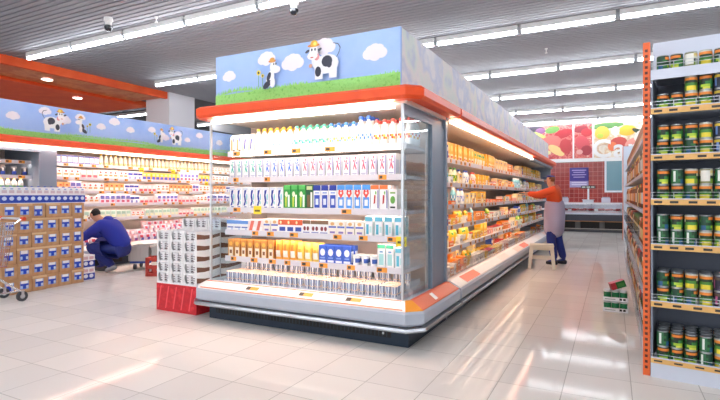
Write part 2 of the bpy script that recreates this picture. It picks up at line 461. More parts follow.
def big_cow(a, x, z, s=1, k=1.0):
    """facing left when s=1; x = body centre"""
    X = lambda d: x + s * d * k
    Z = lambda d: z + d * k
    W, B = '#f2f0f2', '#2f3142'
    tail = [(0.115, 0.06), (0.15, 0.11), (0.165, 0.16), (0.14, 0.20), (0.08, 0.215), (0.085, 0.207), (0.135, 0.19), (0.155, 0.155), (0.14, 0.11), (0.105, 0.055)]
    for i in range(4):
        p = [tail[i], tail[i + 1], tail[8 - i], tail[9 - i]]
        a.poly([(X(u), Z(v)) for u, v in p], '#5b5d72')
    for lx in (-0.10, -0.055, 0.06, 0.10):
        a.poly([(X(lx - 0.022), Z(-0.12)), (X(lx + 0.022), Z(-0.12)), (X(lx + 0.026), Z(0.0)), (X(lx - 0.026), Z(0.0))], W)
    a.ell(X(0.01), Z(0.02), 0.135 * k, 0.095 * k, W)
    a.ell(X(-0.09), Z(0.04), 0.06 * k, 0.10 * k, W, rot=0.5 * s)
    a.ell(X(0.015), Z(0.045), 0.06 * k, 0.055 * k, B); a.ell(X(0.04), Z(0.02), 0.03 * k, 0.04 * k, B)
    a.ell(X(-0.085), Z(-0.045), 0.035 * k, 0.05 * k, B)
    a.ell(X(-0.10), Z(0.10), 0.03 * k, 0.035 * k, '#e89a9a')
    for ex in (-0.205, -0.07): a.ell(X(ex), Z(0.165), 0.03 * k, 0.014 * k, '#4a4c60', rot=0.4)
    a.ell(X(-0.135), Z(0.155), 0.05 * k, 0.065 * k, W)
    a.ell(X(-0.15), Z(0.115), 0.06 * k, 0.038 * k, '#fbf3f3')
    a.ell(X(-0.155), Z(0.10), 0.02 * k, 0.006 * k, '#c05a5a')
    a.ell(X(-0.155), Z(0.175), 0.009 * k, 0.014 * k, B); a.ell(X(-0.118), Z(0.175), 0.009 * k, 0.014 * k, B)
    a.ell(X(-0.135), Z(0.215), 0.07 * k, 0.017 * k, '#d88a4c'); a.ell(X(-0.13), Z(0.232), 0.042 * k, 0.032 * k, '#e8b13c'); a.ell(X(-0.12), Z(0.23), 0.02 * k, 0.018 * k, '#f7e26a')
    a.ell(X(-0.17), Z(0.02), 0.02 * k, 0.02 * k, '#d8a48c')
def small_cow(a, x, z, s=1, k=1.0):
    """sitting calf with a sunflower"""
    X = lambda d: x + s * d * k
    Z = lambda d: z + d * k
    W, B = '#f2f0f2', '#2f3142'
    a.ell(X(0), Z(-0.02), 0.045 * k, 0.085 * k, W, rot=-0.35 * s)
    a.ell(X(-0.035), Z(-0.075), 0.06 * k, 0.03 * k, B, rot=0.6 * s); a.ell(X(-0.015), Z(0.0), 0.022 * k, 0.045 * k, B, rot=-0.4 * s)
    a.ell(X(0.03), Z(-0.06), 0.03 * k, 0.05 * k, W)
    a.ell(X(0.04), Z(0.085), 0.042 * k, 0.055 * k, W, rot=0.3 * s); a.ell(X(0.075), Z(0.06), 0.048 * k, 0.036 * k, '#fbf3f3')
    a.ell(X(0.045), Z(0.115), 0.007 * k, 0.012 * k, B); a.ell(X(0.07), Z(0.115), 0.007 * k, 0.012 * k, B)
    a.ell(X(0.025), Z(0.145), 0.045 * k, 0.014 * k, '#d88a4c'); a.ell(X(0.025), Z(0.158), 0.03 * k, 0.022 * k, '#e0a24a')
    for fx, fz, r in ((-0.14, 0.05, 0.026), (-0.09, 0.015, 0.018)):
        a.poly([(X(fx - 0.003), Z(-0.09)), (X(fx + 0.003), Z(-0.09)), (X(fx + 0.003), Z(fz)), (X(fx - 0.003), Z(fz))], '#5f9a50')
        a.ell(X(fx), Z(fz), r * k, r * k, '#f2d84a'); a.ell(X(fx), Z(fz), r * .5 * k, r * .5 * k, '#4a3a28')

m = MB().box(0, 2.08, 0, 0.03, 2.217, 2.735, 'sky_print')
a = Art(m, 0)
for x, z, k in ((0.18, 2.52, .85), (0.66, 2.64, 1.05), (0.97, 2.565, 1.25), (1.32, 2.665, 1.2), (1.84, 2.545, 1.15)): cloud(a, x, z, k)
grass(a, 0, 2.08, 2.22, lambda x: 2.33 + 0.035 * math.sin(x * 3.0) + 0.02 * math.sin(x * 7), 5)
small_cow(a, 0.73, 2.45, 1, 1.0)
big_cow(a, 1.36, 2.475, 1, 0.95)
BO = empty('banner', (-3.68, 3.85, 0)); tag(BO, 'cartoon cow banner with blue sky and grass above the glass-sided end case', 'banner', 'banners on the chilled cases')
m.build('cow_panel', BO)
MB().box(2.05, 2.08, 0.03, 10.78, 2.217, 2.735, 'fade_print').build('photo_panel', BO)
MB().box(0, 0.03, 0.03, 10.78, 2.217, 2.735, 'fade_print').build('photo_panel', BO)
MB().box(0.03, 2.05, 10.75, 10.78, 2.217, 2.735, 'fade_print').build('photo_panel', BO)

m = MB().box(0, LL, 0, 0.04, 2.217, 2.775, 'sky_print')
a = Art(m, 0); o = lambda Y: (Y * 1.031) - LY
for Y, z, k in ((3.2, 2.55, 1), (4.15, 2.5, 1), (4.62, 2.64, 1), (4.92, 2.54, 1.2), (5.2, 2.62, .9), (5.58, 2.51, .9), (5.84, 2.63, 1.1), (6.17, 2.52, .9), (6.65, 2.58, .9), (6.98, 2.46, .95), (7.3, 2.56, 1.), (7.55, 2.47, .8), (7.89, 2.6, 1.), (8.5, 2.5, 1), (9.3, 2.6, 1)):
    cloud(a, o(Y), 1.3 + (z - 1.3) * 1.031, k)
grass(a, 0, LL, 2.22, lambda x: 2.325 + 0.02 * math.sin(x * 2.2) + 0.012 * math.sin(x * 5), 9)
big_cow(a, o(4.64), 2.46, -1, 1.0); small_cow(a, o(5.13), 2.48, -1, 1.0)
small_cow(a, o(6.72), 2.47, 1, 1.0); big_cow(a, o(7.12), 2.46, 1, 0.95)
big_cow(a, o(8.8), 2.46, -1, 1.0)
big_cow(a, o(2.7), 2.46, 1, 1.0)
b = m.build('banner', None, (LX - 0.04, LY, 0), PI / 2); tag(b, 'long cartoon cow banner with blue sky and clouds above the left aisle case', 'banner', 'banners on the chilled cases')
#@@PART2
# ------------------------------------------------------------------ goods: shapes
def art_on(mb, w, h, y, arts, z0=0.0):
    e = 0.0006
    for k, prm, col in arts:
        if k == 'r':
            u0, u1, v0, v1 = prm; pts = [(u0, v0), (u1, v0), (u1, v1), (u0, v1)]
        elif k == 'e':
            pts = ell(prm[0], prm[1], prm[2], prm[3], 10)
        else:
            pts = prm
        mb.face([((u - .5) * w, y - e, z0 + v * h) for u, v in pts], col); e += 0.0002

def box_pack(name, w, d, h, base, arts, side=None, gable=False):
    def mk():
        mb = MB()
        if gable:
            hb = h * 0.84
            mb.box(-w / 2, w / 2, -d / 2, d / 2, 0, hb, base)
            b = len(mb.v); i = mb.mi(base)
            mb.v += [(-w / 2, -d / 2, hb), (w / 2, -d / 2, hb), (w / 2, d / 2, hb), (-w / 2, d / 2, hb), (-w / 2, 0, h * .97), (w / 2, 0, h * .97), (-w / 2, 0, h), (w / 2, 0, h)]
            for q in ((0, 1, 5, 4), (2, 3, 4, 5), (0, 4, 3), (1, 2, 5), (4, 5, 7, 6)):
                mb.f.append(tuple(b + k for k in q)); mb.fm.append(i)
            art_on(mb, w, hb, -d / 2, arts)
        else:
            mb.box(-w / 2, w / 2, -d / 2, d / 2, 0, h, base); art_on(mb, w, h, -d / 2, arts)
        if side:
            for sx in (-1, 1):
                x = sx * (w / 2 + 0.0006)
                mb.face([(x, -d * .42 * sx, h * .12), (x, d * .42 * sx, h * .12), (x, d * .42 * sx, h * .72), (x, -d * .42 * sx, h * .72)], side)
        return mb.build(name)
    return mk

def bottle(name, r, h, body, cap, band, dots=None, bandz=(0.3, 0.6), big=False):
    def mk():
        o = MB().lathe([(r * .92, 0), (r, h * .03), (r, h * .62), (r * .8, h * .74), (r * .42, h * .85), (r * .42, h * .90)], 12, body).build(name)
        k = 0.62 if big else 0.5
        MB().lathe([(r * k, h * .88), (r * k, h * .985), (r * k * .8, h)], 10, cap).build('cap', o)
        b0, b1 = bandz
        MB().lathe([(r + .0007, h * b0), (r + .0007, h * (b0 + b1) / 2), (r + .0007, h * b1)], 12, band, caps=False,
                   pick=(lambda j, q: dots[(j + q) % len(dots)]) if dots else None).build('label', o)
        return o
    return mk

def cup(name, r, h, body, lid, dec):
    def mk():
        o = MB().lathe([(r * .78, 0), (r * .84, h * .3), (r * .92, h * .7), (r, h * .96)], 10, body, pick=lambda j, k: dec if j == 1 and k % 5 != 4 else body).build(name)
        MB().lathe([(r * 1.08, h * .96), (r * 1.08, h)], 10, lid).build('lid', o)
        return o
    return mk

def pouch(name, w, h, t, base, arts):
    def mk():
        mb = MB(); n = 6; i = mb.mi(base)
        for s in (-1, 1):
            b = len(mb.v)
            for j in range(n + 1):
                for k in range(n + 1):
                    u, v = k / n * 2 - 1, j / n * 2 - 1
                    th = t / 2 * (1 - u ** 4) * (1 - abs(v) ** 3) + 0.002
                    mb.v.append((u * w / 2 * (1 - .06 * (1 - abs(v))), s * th, (v + 1) * h / 2))
            for j in range(n):
                for k in range(n):
                    q = (b + j * (n + 1) + k, b + j * (n + 1) + k + 1, b + (j + 1) * (n + 1) + k + 1, b + (j + 1) * (n + 1) + k)
                    u, v = (k + .5) / n, (j + .5) / n
                    col = i
                    for (u0, u1, v0, v1), cc in arts:
                        if s < 0 and u0 <= u <= u1 and v0 <= v <= v1: col = mb.mi(cc)
                    mb.f.append(q if s < 0 else q[::-1]); mb.fm.append(col)
        return mb.build(name, smooth=True)
    return mk

def wedge(name, w, d, h, base, rind):
    def mk():
        mb = MB()
        p = [(-w / 2, -d / 2), (w / 2, -d / 2), (w * .1, d / 2), (-w * .1, d / 2)]
        mb.face([(x, y, 0) for x, y in reversed(p)], base); mb.face([(x, y, h) for x, y in p], base)
        for k in range(4):
            (x0, y0), (x1, y1) = p[k], p[(k + 1) % 4]
            mb.face([(x0, y0, 0), (x1, y1, 0), (x1, y1, h), (x0, y0, h)], rind if k == 0 else base)
        art_on(mb, w, h, -d / 2 - .0004, [('r', (.15, .85, .25, .75), '#fdf3e4'), ('r', (.25, .6, .4, .6), '#c8452c')])
        return mb.build(name)
    return mk

def tub(name, w, d, h, body, lid, arts):
    def mk():
        mb = MB().box(-w / 2 * .9, w / 2 * .9, -d / 2 * .9, d / 2 * .9, 0, h * .88, body, taper=-w * .03)
        art_on(mb, w * .85, h * .8, -d / 2 * .99, arts, h * .02)
        o = mb.build(name)
        MB().box(-w / 2 * 1.02, w / 2 * 1.02, -d / 2 * 1.02, d / 2 * 1.02, h * .88, h, lid).build('lid', o)
        return o
    return mk

def fig_art(c, c2='#4a56a8'):
    return [('p', [(.22, .30), (.36, .34), (.62, .80), (.46, .76)], c), ('p', [(.60, .30), (.74, .34), (.5, .62), (.4, .52)], c), ('e', (.58, .86, .10, .06), c), ('e', (.30, .72, .08, .06), c),
            ('e', (.70, .62, .07, .05), c2), ('r', (.86, .95, .06, .94), c2), ('r', (.15, .75, .12, .16), '#9aa0c4'), ('r', (.25, .65, .06, .09), '#9aa0c4')]

WAVE = [('p', [(.14, .14), (.42, .14), (.60, .36), (.44, .54), (.36, .36)], '#16389c'), ('p', [(.34, .36), (.60, .36), (.48, .64), (.22, .58)], '#16389c'), ('p', [(.22, .58), (.48, .64), (.66, .88), (.30, .86)], '#16389c'),
        ('e', (.72, .55, .10, .16), '#7fcbd6'), ('e', (.70, .28, .10, .08), '#8fd6d8'), ('r', (.25, .7, .05, .10), '#2b4fb0'), ('r', (.1, .9, .90, .95), '#c9d6ea')]
def heart(bg, red):
    return [('r', (0, 1, .80, 1), bg), ('r', (.12, .88, .08, .52), bg), ('r', (.3, .7, .18, .42), '#f4f6fb'), ('p', [(.5, .46), (.86, .66), (.80, .80), (.62, .82), (.5, .74), (.38, .82), (.2, .80), (.14, .66)], red), ('e', (.5, .68, .14, .05), '#fbe3de')]

# (proto, short wording)
K = {}
def kind(key, build, cat, words):
    K[key] = (Proto(build, cat), words)
W0 = '#f3f2f2'
kind('cocoa', box_pack('milk_carton', .072, .072, .20, W0, [('r', (.12, .46, .15, .85), '#c9a06c'), ('r', (.6, .8, .7, .95), '#2a3d8c'), ('r', (.5, .9, .1, .2), '#7a5a3a')], gable=True), 'carton', 'white carton with beige and navy print')
kind('waver', box_pack('milk_carton', .072, .072, .20, W0, [('p', [(.4, .2), (.6, .2), (.8, .85), (.5, .85)], '#26389a'), ('r', (.1, .35, .1, .9), '#d8c49a')], gable=True), 'carton', 'white carton with slanted navy stripe')
for key, cap, dots, wd in (('yel', '#f0b93c', ['#f6efe0', '#eadfc8', '#a8c6e0'], 'yellow'), ('teal', '#58c9a8', ['#3cc4a0', '#8fd9bf', '#e9f5ef'], 'mint green'), ('blue', '#4f8fdc', ['#e8d24a', '#7fb2ea', '#f3f4f4'], 'light blue'), ('red', '#e85a50', ['#e8483c', '#f2b43c', '#f6f0ea'], 'red')):
    kind('b_' + key, bottle('dairy_bottle', .037, .245, '#f5f3ef', cap, '#f5f3ef', dots, (.24, .42)), 'bottle', 'white dairy bottle with %s cap' % wd)
kind('b_big', bottle('dairy_bottle', .039, .29, '#f5f3ef', '#3a72d8', '#f5f3ef', ['#5a8ae0', '#e6ecf6'], (.24, .42), True), 'bottle', 'tall white dairy bottle with large blue cap')
for key, cc, wd in (('f_teal', '#2fb3a4', 'teal'), ('f_blue', '#3f78d8', 'blue'), ('f_pink', '#e66a86', 'pink')):
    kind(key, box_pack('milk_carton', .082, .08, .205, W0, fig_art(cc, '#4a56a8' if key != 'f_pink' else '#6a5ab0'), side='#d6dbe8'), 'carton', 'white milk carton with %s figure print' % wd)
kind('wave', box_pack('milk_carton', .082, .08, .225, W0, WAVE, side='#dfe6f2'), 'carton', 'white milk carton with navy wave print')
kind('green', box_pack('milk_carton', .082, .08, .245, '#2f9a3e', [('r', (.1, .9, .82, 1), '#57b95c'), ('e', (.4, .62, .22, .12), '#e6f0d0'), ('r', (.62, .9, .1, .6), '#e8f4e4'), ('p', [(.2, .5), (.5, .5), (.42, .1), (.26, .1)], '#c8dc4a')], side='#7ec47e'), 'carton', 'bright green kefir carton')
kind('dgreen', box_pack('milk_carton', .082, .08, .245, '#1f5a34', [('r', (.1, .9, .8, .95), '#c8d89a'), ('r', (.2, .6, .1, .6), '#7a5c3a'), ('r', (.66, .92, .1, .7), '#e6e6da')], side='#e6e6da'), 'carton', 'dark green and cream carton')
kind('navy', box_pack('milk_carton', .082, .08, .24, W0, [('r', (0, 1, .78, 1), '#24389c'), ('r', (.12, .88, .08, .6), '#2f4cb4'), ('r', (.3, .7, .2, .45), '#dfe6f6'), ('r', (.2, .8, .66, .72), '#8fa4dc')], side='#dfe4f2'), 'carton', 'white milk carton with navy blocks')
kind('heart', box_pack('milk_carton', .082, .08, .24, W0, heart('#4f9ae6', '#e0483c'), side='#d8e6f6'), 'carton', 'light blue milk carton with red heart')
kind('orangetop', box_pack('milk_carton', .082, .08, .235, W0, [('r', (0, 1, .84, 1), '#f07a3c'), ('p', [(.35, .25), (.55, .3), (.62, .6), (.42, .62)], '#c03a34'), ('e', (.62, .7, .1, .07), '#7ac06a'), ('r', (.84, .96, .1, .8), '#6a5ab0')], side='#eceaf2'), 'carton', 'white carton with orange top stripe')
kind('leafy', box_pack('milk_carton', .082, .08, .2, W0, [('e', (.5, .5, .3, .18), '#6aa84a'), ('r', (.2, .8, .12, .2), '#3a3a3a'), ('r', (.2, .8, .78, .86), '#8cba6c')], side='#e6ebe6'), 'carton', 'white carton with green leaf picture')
# small packs
kind('butterblue', box_pack('dairy_pack', .10, .07, .10, W0, [('r', (0, 1, .66, 1), '#6a9ade'), ('r', (.1, .9, .3, .4), '#3c5cae'), ('e', (.7, .2, .1, .1), '#b8c8ea')]), 'dairy pack', 'white and blue dairy box')
kind('pinkbox', box_pack('dairy_pack', .10, .07, .11, '#f4e4e0', [('p', [(.1, .1), (.5, .1), (.8, .9), (.4, .9)], '#e0705c'), ('r', (.6, .95, .1, .4), '#f6f2ee')]), 'dairy pack', 'pale pink dairy box with red band')
kind('redwhite', box_pack('dairy_pack', .10, .07, .12, W0, [('r', (0, 1, .6, 1), '#e8643c'), ('r', (.15, .85, .15, .45), '#3c52a8'), ('e', (.3, .78, .12, .12), '#f7e6b0')]), 'dairy pack', 'orange and white dairy box')
kind('choco', box_pack('dairy_pack', .10, .07, .12, W0, [('r', (0, 1, .72, 1), '#8a6a52'), ('e', (.3, .4, .16, .16), '#8c3c44'), ('e', (.7, .4, .16, .16), '#8c3c44'), ('r', (.1, .9, .05, .15), '#5a6ab4')]), 'dairy pack', 'brown and white dessert box')
kind('cream', box_pack('dairy_pack', .09, .07, .12, '#f7efe2', [('r', (.05, .95, .5, .62), '#5a6cc0'), ('e', (.5, .78, .25, .12), '#e2b074'), ('r', (.2, .8, .12, .26), '#8a78b8')]), 'dairy pack', 'cream dairy box with blue stripe')
kind('tealbox', box_pack('milk_carton', .075, .07, .165, W0, [('r', (0, 1, .75, .95), '#6cc0d8'), ('r', (.15, .5, .12, .6), '#58b4cc'), ('r', (.6, .9, .2, .5), '#bfe0dc')], side='#d8ecee'), 'carton', 'slim white carton with teal bands')
kind('mintbox', box_pack('milk_carton', .075, .07, .18, W0, [('r', (0, 1, .84, 1), '#4cba8c'), ('r', (.2, .8, .12, .6), '#a8d8d6'), ('r', (.3, .7, .66, .72), '#5a9ac8')], side='#d8ecee'), 'carton', 'slim white carton with mint top')
kind('brownbag', box_pack('dairy_pack', .075, .06, .16, '#c88a44', [('r', (.15, .85, .05, .55), '#f2e2c8'), ('e', (.5, .75, .28, .12), '#f0b44a'), ('r', (.3, .7, .2, .4), '#8a5a34')], side='#a8683a'), 'dairy pack', 'caramel brown pack with cream label')
kind('honeybag', pouch('dairy_pouch', .084, .17, .06, '#f2a93c', [((.2, .8, .1, .5), '#f7efe0'), ((.3, .7, .55, .8), '#e8802c')]), 'pouch', 'amber dairy pouch with white label')
kind('lemonbag', pouch('dairy_pouch', .084, .16, .06, '#f6cf5c', [((.2, .8, .1, .45), '#fbf4e4'), ((.3, .7, .5, .7), '#f0a83c')]), 'pouch', 'yellow dairy pouch with white label')
kind('bluepack', box_pack('dairy_pack', .085, .06, .15, '#3c62c8', [('e', (.5, .62, .34, .2), '#f2f4fa'), ('r', (.1, .9, .08, .2), '#f2f4fa'), ('r', (.2, .8, .28, .36), '#8aa4e6')], side='#dfe6f6'), 'dairy pack', 'blue pack with white oval')
kind('cup_w', cup('yoghurt_cup', .040, .085, W0, '#f2efe8', '#e6b08c'), 'yoghurt cup', 'white yoghurt cup with peach band')
kind('cup_b', cup('yoghurt_cup', .040, .085, W0, '#f2efe8', '#4464b8'), 'yoghurt cup', 'white yoghurt cup with blue band')
kind('cup_r', cup('yoghurt_cup', .040, .085, '#f6ece8', '#e8d8d0', '#d8584c'), 'yoghurt cup', 'white yoghurt cup with red band')
kind('cup_y', cup('yoghurt_cup', .040, .085, '#f7f0da', '#f2d060', '#f0b83c'), 'yoghurt cup', 'cream yoghurt cup with yellow band')
# cheese case
kind('ch_yel', box_pack('cheese_pack', .11, .10, .16, '#f2b52c', [('r', (.1, .9, .1, .4), '#fbe9b0'), ('e', (.5, .7, .3, .16), '#f8dc70'), ('r', (.25, .75, .2, .3), '#d0552c')], side='#f4c85a'), 'cheese pack', 'yellow cheese pack')
kind('ch_org', box_pack('cheese_pack', .11, .10, .12, '#ee8a2e', [('r', (.12, .88, .5, .85), '#fbe6c0'), ('r', (.25, .75, .6, .75), '#b8401f')], side='#f2a85c'), 'cheese pack', 'orange cheese pack')
kind('ch_pale', box_pack('cheese_pack', .11, .10, .14, '#f6dfa8', [('r', (.1, .9, .55, .9), '#f0bc4c'), ('e', (.5, .3, .3, .16), '#fff6e2'), ('r', (.3, .7, .66, .8), '#4a6cb4')], side='#f8ecd0'), 'cheese pack', 'pale yellow cheese pack')
kind('ch_wedge', wedge('cheese_wedge', .13, .12, .07, '#f4c95c', '#e08a30'), 'cheese wedge', 'wrapped yellow cheese wedge')
kind('ch_bag', pouch('cheese_pouch', .13, .16, .08, '#f4c030', [((.2, .8, .15, .5), '#fbf2d8'), ((.25, .75, .6, .85), '#4fa044')]), 'pouch', 'golden cheese pouch with white label')
kind('ch_gr', pouch('cheese_pouch', .13, .15, .08, '#8cbf3c', [((.2, .8, .15, .5), '#f6f6d8'), ((.2, .8, .6, .85), '#f2d04a')]), 'pouch', 'lime green pouch with yellow label')
kind('ham', box_pack('ham_pack', .13, .10, .06, '#f0b8a4', [('r', (.1, .6, .2, .8), '#d8645a'), ('r', (.65, .95, .2, .8), '#fbf0e8')]), 'ham pack', 'flat pink ham pack')
kind('flat', box_pack('ham_pack', .14, .11, .05, '#ee7434', [('r', (.1, .9, .3, .7), '#f9d9b8')]), 'ham pack', 'flat orange sliced pack')
kind('tubw', tub('spread_tub', .12, .11, .09, '#f4f1ec', '#f2ece2', [('r', (.1, .9, .3, .7), '#d8cfc4'), ('e', (.35, .5, .14, .2), '#8a94a8'), ('e', (.7, .5, .1, .16), '#8a94a8')]), 'spread tub', 'white lidded spread tub')
kind('tubr', tub('spread_tub', .12, .11, .08, '#f4efe8', '#d8443a', [('r', (.1, .9, .2, .7), '#f0b84a'), ('r', (.3, .7, .3, .6), '#c83a30')]), 'spread tub', 'white spread tub with red lid')
kind('tuby', tub('spread_tub', .12, .11, .08, '#f3c23a', '#f6d96a', [('r', (.1, .9, .2, .7), '#fff2c8'), ('r', (.3, .7, .3, .6), '#d86a2c')]), 'spread tub', 'yellow spread tub')
kind('aqua', bottle('drink_bottle', .038, .20, '#8fd0e0', '#f3f3f3', '#d8f0f4', ['#4fa8d0', '#e8f6f8'], (.2, .55)), 'bottle', 'aqua drink bottle with white cap')
kind('limeb', bottle('drink_bottle', .036, .20, '#f0ecd0', '#3f8c3c', '#7ab840', ['#5a9c34', '#d8d84a'], (.2, .55)), 'bottle', 'green-labelled drink bottle')
kind('whiteb', bottle('drink_bottle', .036, .19, '#f4f2ee', '#4a6ad0', '#e8e4f0', ['#8a9ad8', '#f2f2f6'], (.2, .55)), 'bottle', 'white drink bottle with blue cap')
kind('roseb', bottle('drink_bottle', .036, .18, '#f6e4e0', '#e8584c', '#f2b8b0', ['#e88a80', '#f9efea'], (.2, .55)), 'bottle', 'rose drink bottle with red cap')
kind('royal', box_pack('cheese_pack', .12, .10, .13, '#2c4cae', [('r', (.1, .9, .6, .85), '#f2f2f6'), ('e', (.5, .35, .3, .18), '#6c8ae0')], side='#4a68c4'), 'cheese pack', 'royal blue pack')

# left wall goods
kind('l_yel', bottle('kefir_bottle', .036, .22, '#f7f3de', '#d8b83c', '#e8e08a', ['#d8d04a', '#f5f2da'], (.12, .3)), 'bottle', 'cream kefir bottle with olive yellow cap')
kind('l_grn', bottle('kefir_bottle', .040, .205, '#eef0ec', '#d0a84c', '#3a9a4c', None, (.2, .42)), 'bottle', 'white bottle with green label band')
kind('l_stamp', box_pack('kefir_carton', .095, .08, .155, W0, [('r', (0, 1, 0, .22), '#4a5cc0'), ('r', (0, 1, .84, 1), '#6a74c4'), ('r', (.9, 1, .2, .9), '#5a60b8'), ('e', (.45, .55, .2, .2), '#d8d4ec')]), 'carton', 'white carton with blue border')
kind('l_pink', box_pack('curd_pack', .10, .08, .11, '#f6dcd8', [('r', (.1, .9, .1, .4), '#d8606c'), ('r', (.2, .8, .55, .8), '#fbf2f0')]), 'curd pack', 'pale pink curd pack')
kind('l_white', box_pack('curd_pack', .10, .08, .12, '#f5f0ec', [('r', (.15, .85, .3, .5), '#d8a06c'), ('e', (.5, .72, .2, .12), '#d85a50')]), 'curd pack', 'white curd pack with tan stripe')
kind('l_orange', box_pack('curd_pack', .10, .08, .12, '#f2b070', [('r', (.15, .85, .2, .5), '#fbeee0'), ('r', (.3, .7, .62, .8), '#b84a30')]), 'curd pack', 'peach orange curd pack')
kind('l_blue', box_pack('curd_pack', .10, .08, .12, '#f2f0f4', [('r', (0, 1, .55, .8), '#3c46a8'), ('r', (.2, .6, .1, .4), '#8a90d0')]), 'curd pack', 'white curd pack with indigo band')
kind('l_yellow', box_pack('curd_pack', .10, .08, .11, '#f4c83c', [('r', (.1, .9, .1, .5), '#5a5cc0'), ('r', (.2, .8, .62, .85), '#fbeeb0')]), 'curd pack', 'yellow and violet curd pack')
kind('l_mint', box_pack('curd_pack', .10, .08, .15, '#dfe8dc', [('r', (.1, .9, .5, .85), '#a8ccb8'), ('r', (.2, .8, .15, .4), '#f2ecc0')]), 'curd pack', 'pale mint curd pack')
kind('l_lav', box_pack('curd_pack', .10, .08, .14, '#ece6f2', [('r', (.1, .9, .5, .85), '#7a78c0'), ('r', (.2, .8, .15, .4), '#d0607c')]), 'curd pack', 'lavender curd pack with rose label')
kind('l_snack', pouch('snack_bag', .13, .15, .07, '#e6dcea', [((.1, .6, .5, .9), '#c83c58'), ((.4, .9, .1, .45), '#3f4c9e')]), 'snack bag', 'white snack bag with red and blue print')
kind('l_snack2', pouch('snack_bag', .13, .15, .07, '#e8b8bc', [((.1, .6, .5, .9), '#f6eef2'), ((.4, .9, .1, .45), '#7a4a9a')]), 'snack bag', 'rose snack bag with violet print')
kind('l_mesh', pouch('curd_pouch', .09, .15, .05, '#30303c', [((.2, .8, .1, .5), '#2c48a8'), ((.3, .7, .55, .8), '#b8b4b0')]), 'pouch', 'black and blue pouch')

def ew(x, y, z): return (EX + x, EY + y, z)
def fill_end(seq, j, step, z, yf, deep, place, jit=0.06, gap=0.085, tall=1.0):
    """front row labelled one by one, rows behind share a wording"""
    x = 0.135; n = 1
    for key, cnt in seq:
        p, wd = K[key]
        for q in range(cnt):
            for r in range(deep):
                l = '%s, %s from left, %s of end case' % (wd, nth(n), place)
                if r: l = '%s, %s row back, %s from left, %s' % (wd, nth(r + 1), nth(n), place)
                p.put(ew(x, yf + 0.055 + r * gap, z - 0.0145), random.uniform(-jit, jit), l, wd + ' on the ' + place, (0, 0), (1, 1, tall) if tall != 1 else None)
            x += step; n += 1
fill_end([('cocoa', 2), ('waver', 2), ('b_yel', 6), ('b_teal', 5), ('b_blue', 4), ('b_big', 2), ('b_red', 5)], 0, 0.0815, 1.77, 0.19, 3, 'top shelf')
fill_end([('f_teal', 5), ('f_blue', 5), ('f_pink', 11)], 1, 0.094, 1.49, 0.19, 3, 'second shelf', 0.03)
fill_end([('wave', 8), ('green', 3), ('dgreen', 1), ('navy', 3), ('heart', 4), ('orangetop', 2), ('leafy', 1)], 2, 0.09, 1.17, 0.19, 3, 'third shelf', 0.03)
fill_end([('butterblue', 3), ('pinkbox', 2), ('cream', 2), ('redwhite', 3), ('choco', 3), ('cream', 4), ('tealbox', 4), ], 3, 0.098, 0.93, 0.15, 2, 'fourth shelf', 0.08, tall=1.15)
fill_end([('brownbag', 7), ('honeybag', 3), ('lemonbag', 3), ('bluepack', 4), ('cup_b', 3), ('mintbox', 2), ('tealbox', 1)], 4, 0.0895, 0.65, 0.15, 2, 'fifth shelf', 0.08, tall=1.18)
# dessert trays on the deck
def dessert_tray():
    r = MB().box(-.095, .095, -.14, .14, 0, .006, '#e9ebf2').box(-.095, -.092, -.14, .14, .006, .06, '#e9ebf2').box(.092, .095, -.14, .14, .006, .06, '#e9ebf2').box(-.092, .092, -.14, -.137, .006, .05, '#e9ebf2').box(-.092, .092, .137, .14, .006, .05, '#e9ebf2').build('dessert_tray')
    return r
def dessert_pot():
    o = MB().lathe([(.022, 0), (.0285, .064)], 12, '#f0f0f4', pick=lambda j, k: '#7a86a8' if k % 2 else '#f2f3f7').build('dessert_pot')
    MB().lathe([(.030, .064), (.030, .069)], 8, C('#f0d2bc')).build('foil_lid', o)
    return o
DT = Proto(dessert_tray, 'tray'); DP = Proto(dessert_pot, 'dessert pot')
MB().box(.11, EL - .11, .39, .86, .345, .42, 'shelf_white').build('riser', E)
for k in range(10):
    tx = 0.22 + k * 0.2
    for rr in range(2):
        tz = .3455 if rr == 0 else .4205; yy = .225 if rr == 0 else .54
        DT.put(ew(tx, yy, tz), 0, 'shallow white cardboard dessert tray, %s from left, %s row on the deck' % (nth(k + 1), 'front' if rr == 0 else 'back'))
        for lay in range(2):
            for i in range(3):
                for jn in range(4 if rr == 0 else 1):
                    DP.put(ew(tx - .06 + i * .06, yy - .105 + jn * .066, tz + .0065 + lay * .0692), 0.2,
                           'striped grey dessert pot with peach lid, %s tray row of end case' % ('front' if rr == 0 else 'back'), 'dessert pots in the %s deck trays' % ('front' if rr == 0 else 'back'))
# ------------------------------------------------------------------ goods on the long cases
def along(root_xy, rz, x, y):
    c_, s_ = math.cos(rz), math.sin(rz)
    return (root_xy[0] + c_ * x - s_ * y, root_xy[1] + s_ * x + c_ * y)
def fill_run(rxy, rz, seq, x0, x1, z, y, step, where, seed, jit=0.12, tilt=0.0, tall=1.0):
    rnd = random.Random(seed); x = x0; n = 1; i = 0
    while x < x1:
        key, cnt = seq[i % len(seq)]; i += 1
        p, wd = K[key]
        for q in range(cnt):
            if x >= x1: break
            if 2 <= seed <= 7 and rnd.random() < .3: p, wd = K[rnd.choice(MIX)]
            else: p, wd = K[key]
            X, Y = along(rxy, rz, x, y + rnd.uniform(0, .02))
            p.put((X, Y, z), rz + rnd.uniform(-jit, jit), '%s, %s from near end, %s' % (wd, nth(n), where), None, (-tilt, 0) if tilt else (0, 0), (1, 1, tall) if tall != 1 else None)
            x += step; n += 1
MIX = ['tubw', 'ham', 'ch_pale', 'tubr', 'ch_org', 'tuby', 'ch_wedge', 'tubw', 'flat']
RT = (RX, RY); A = PI / 2
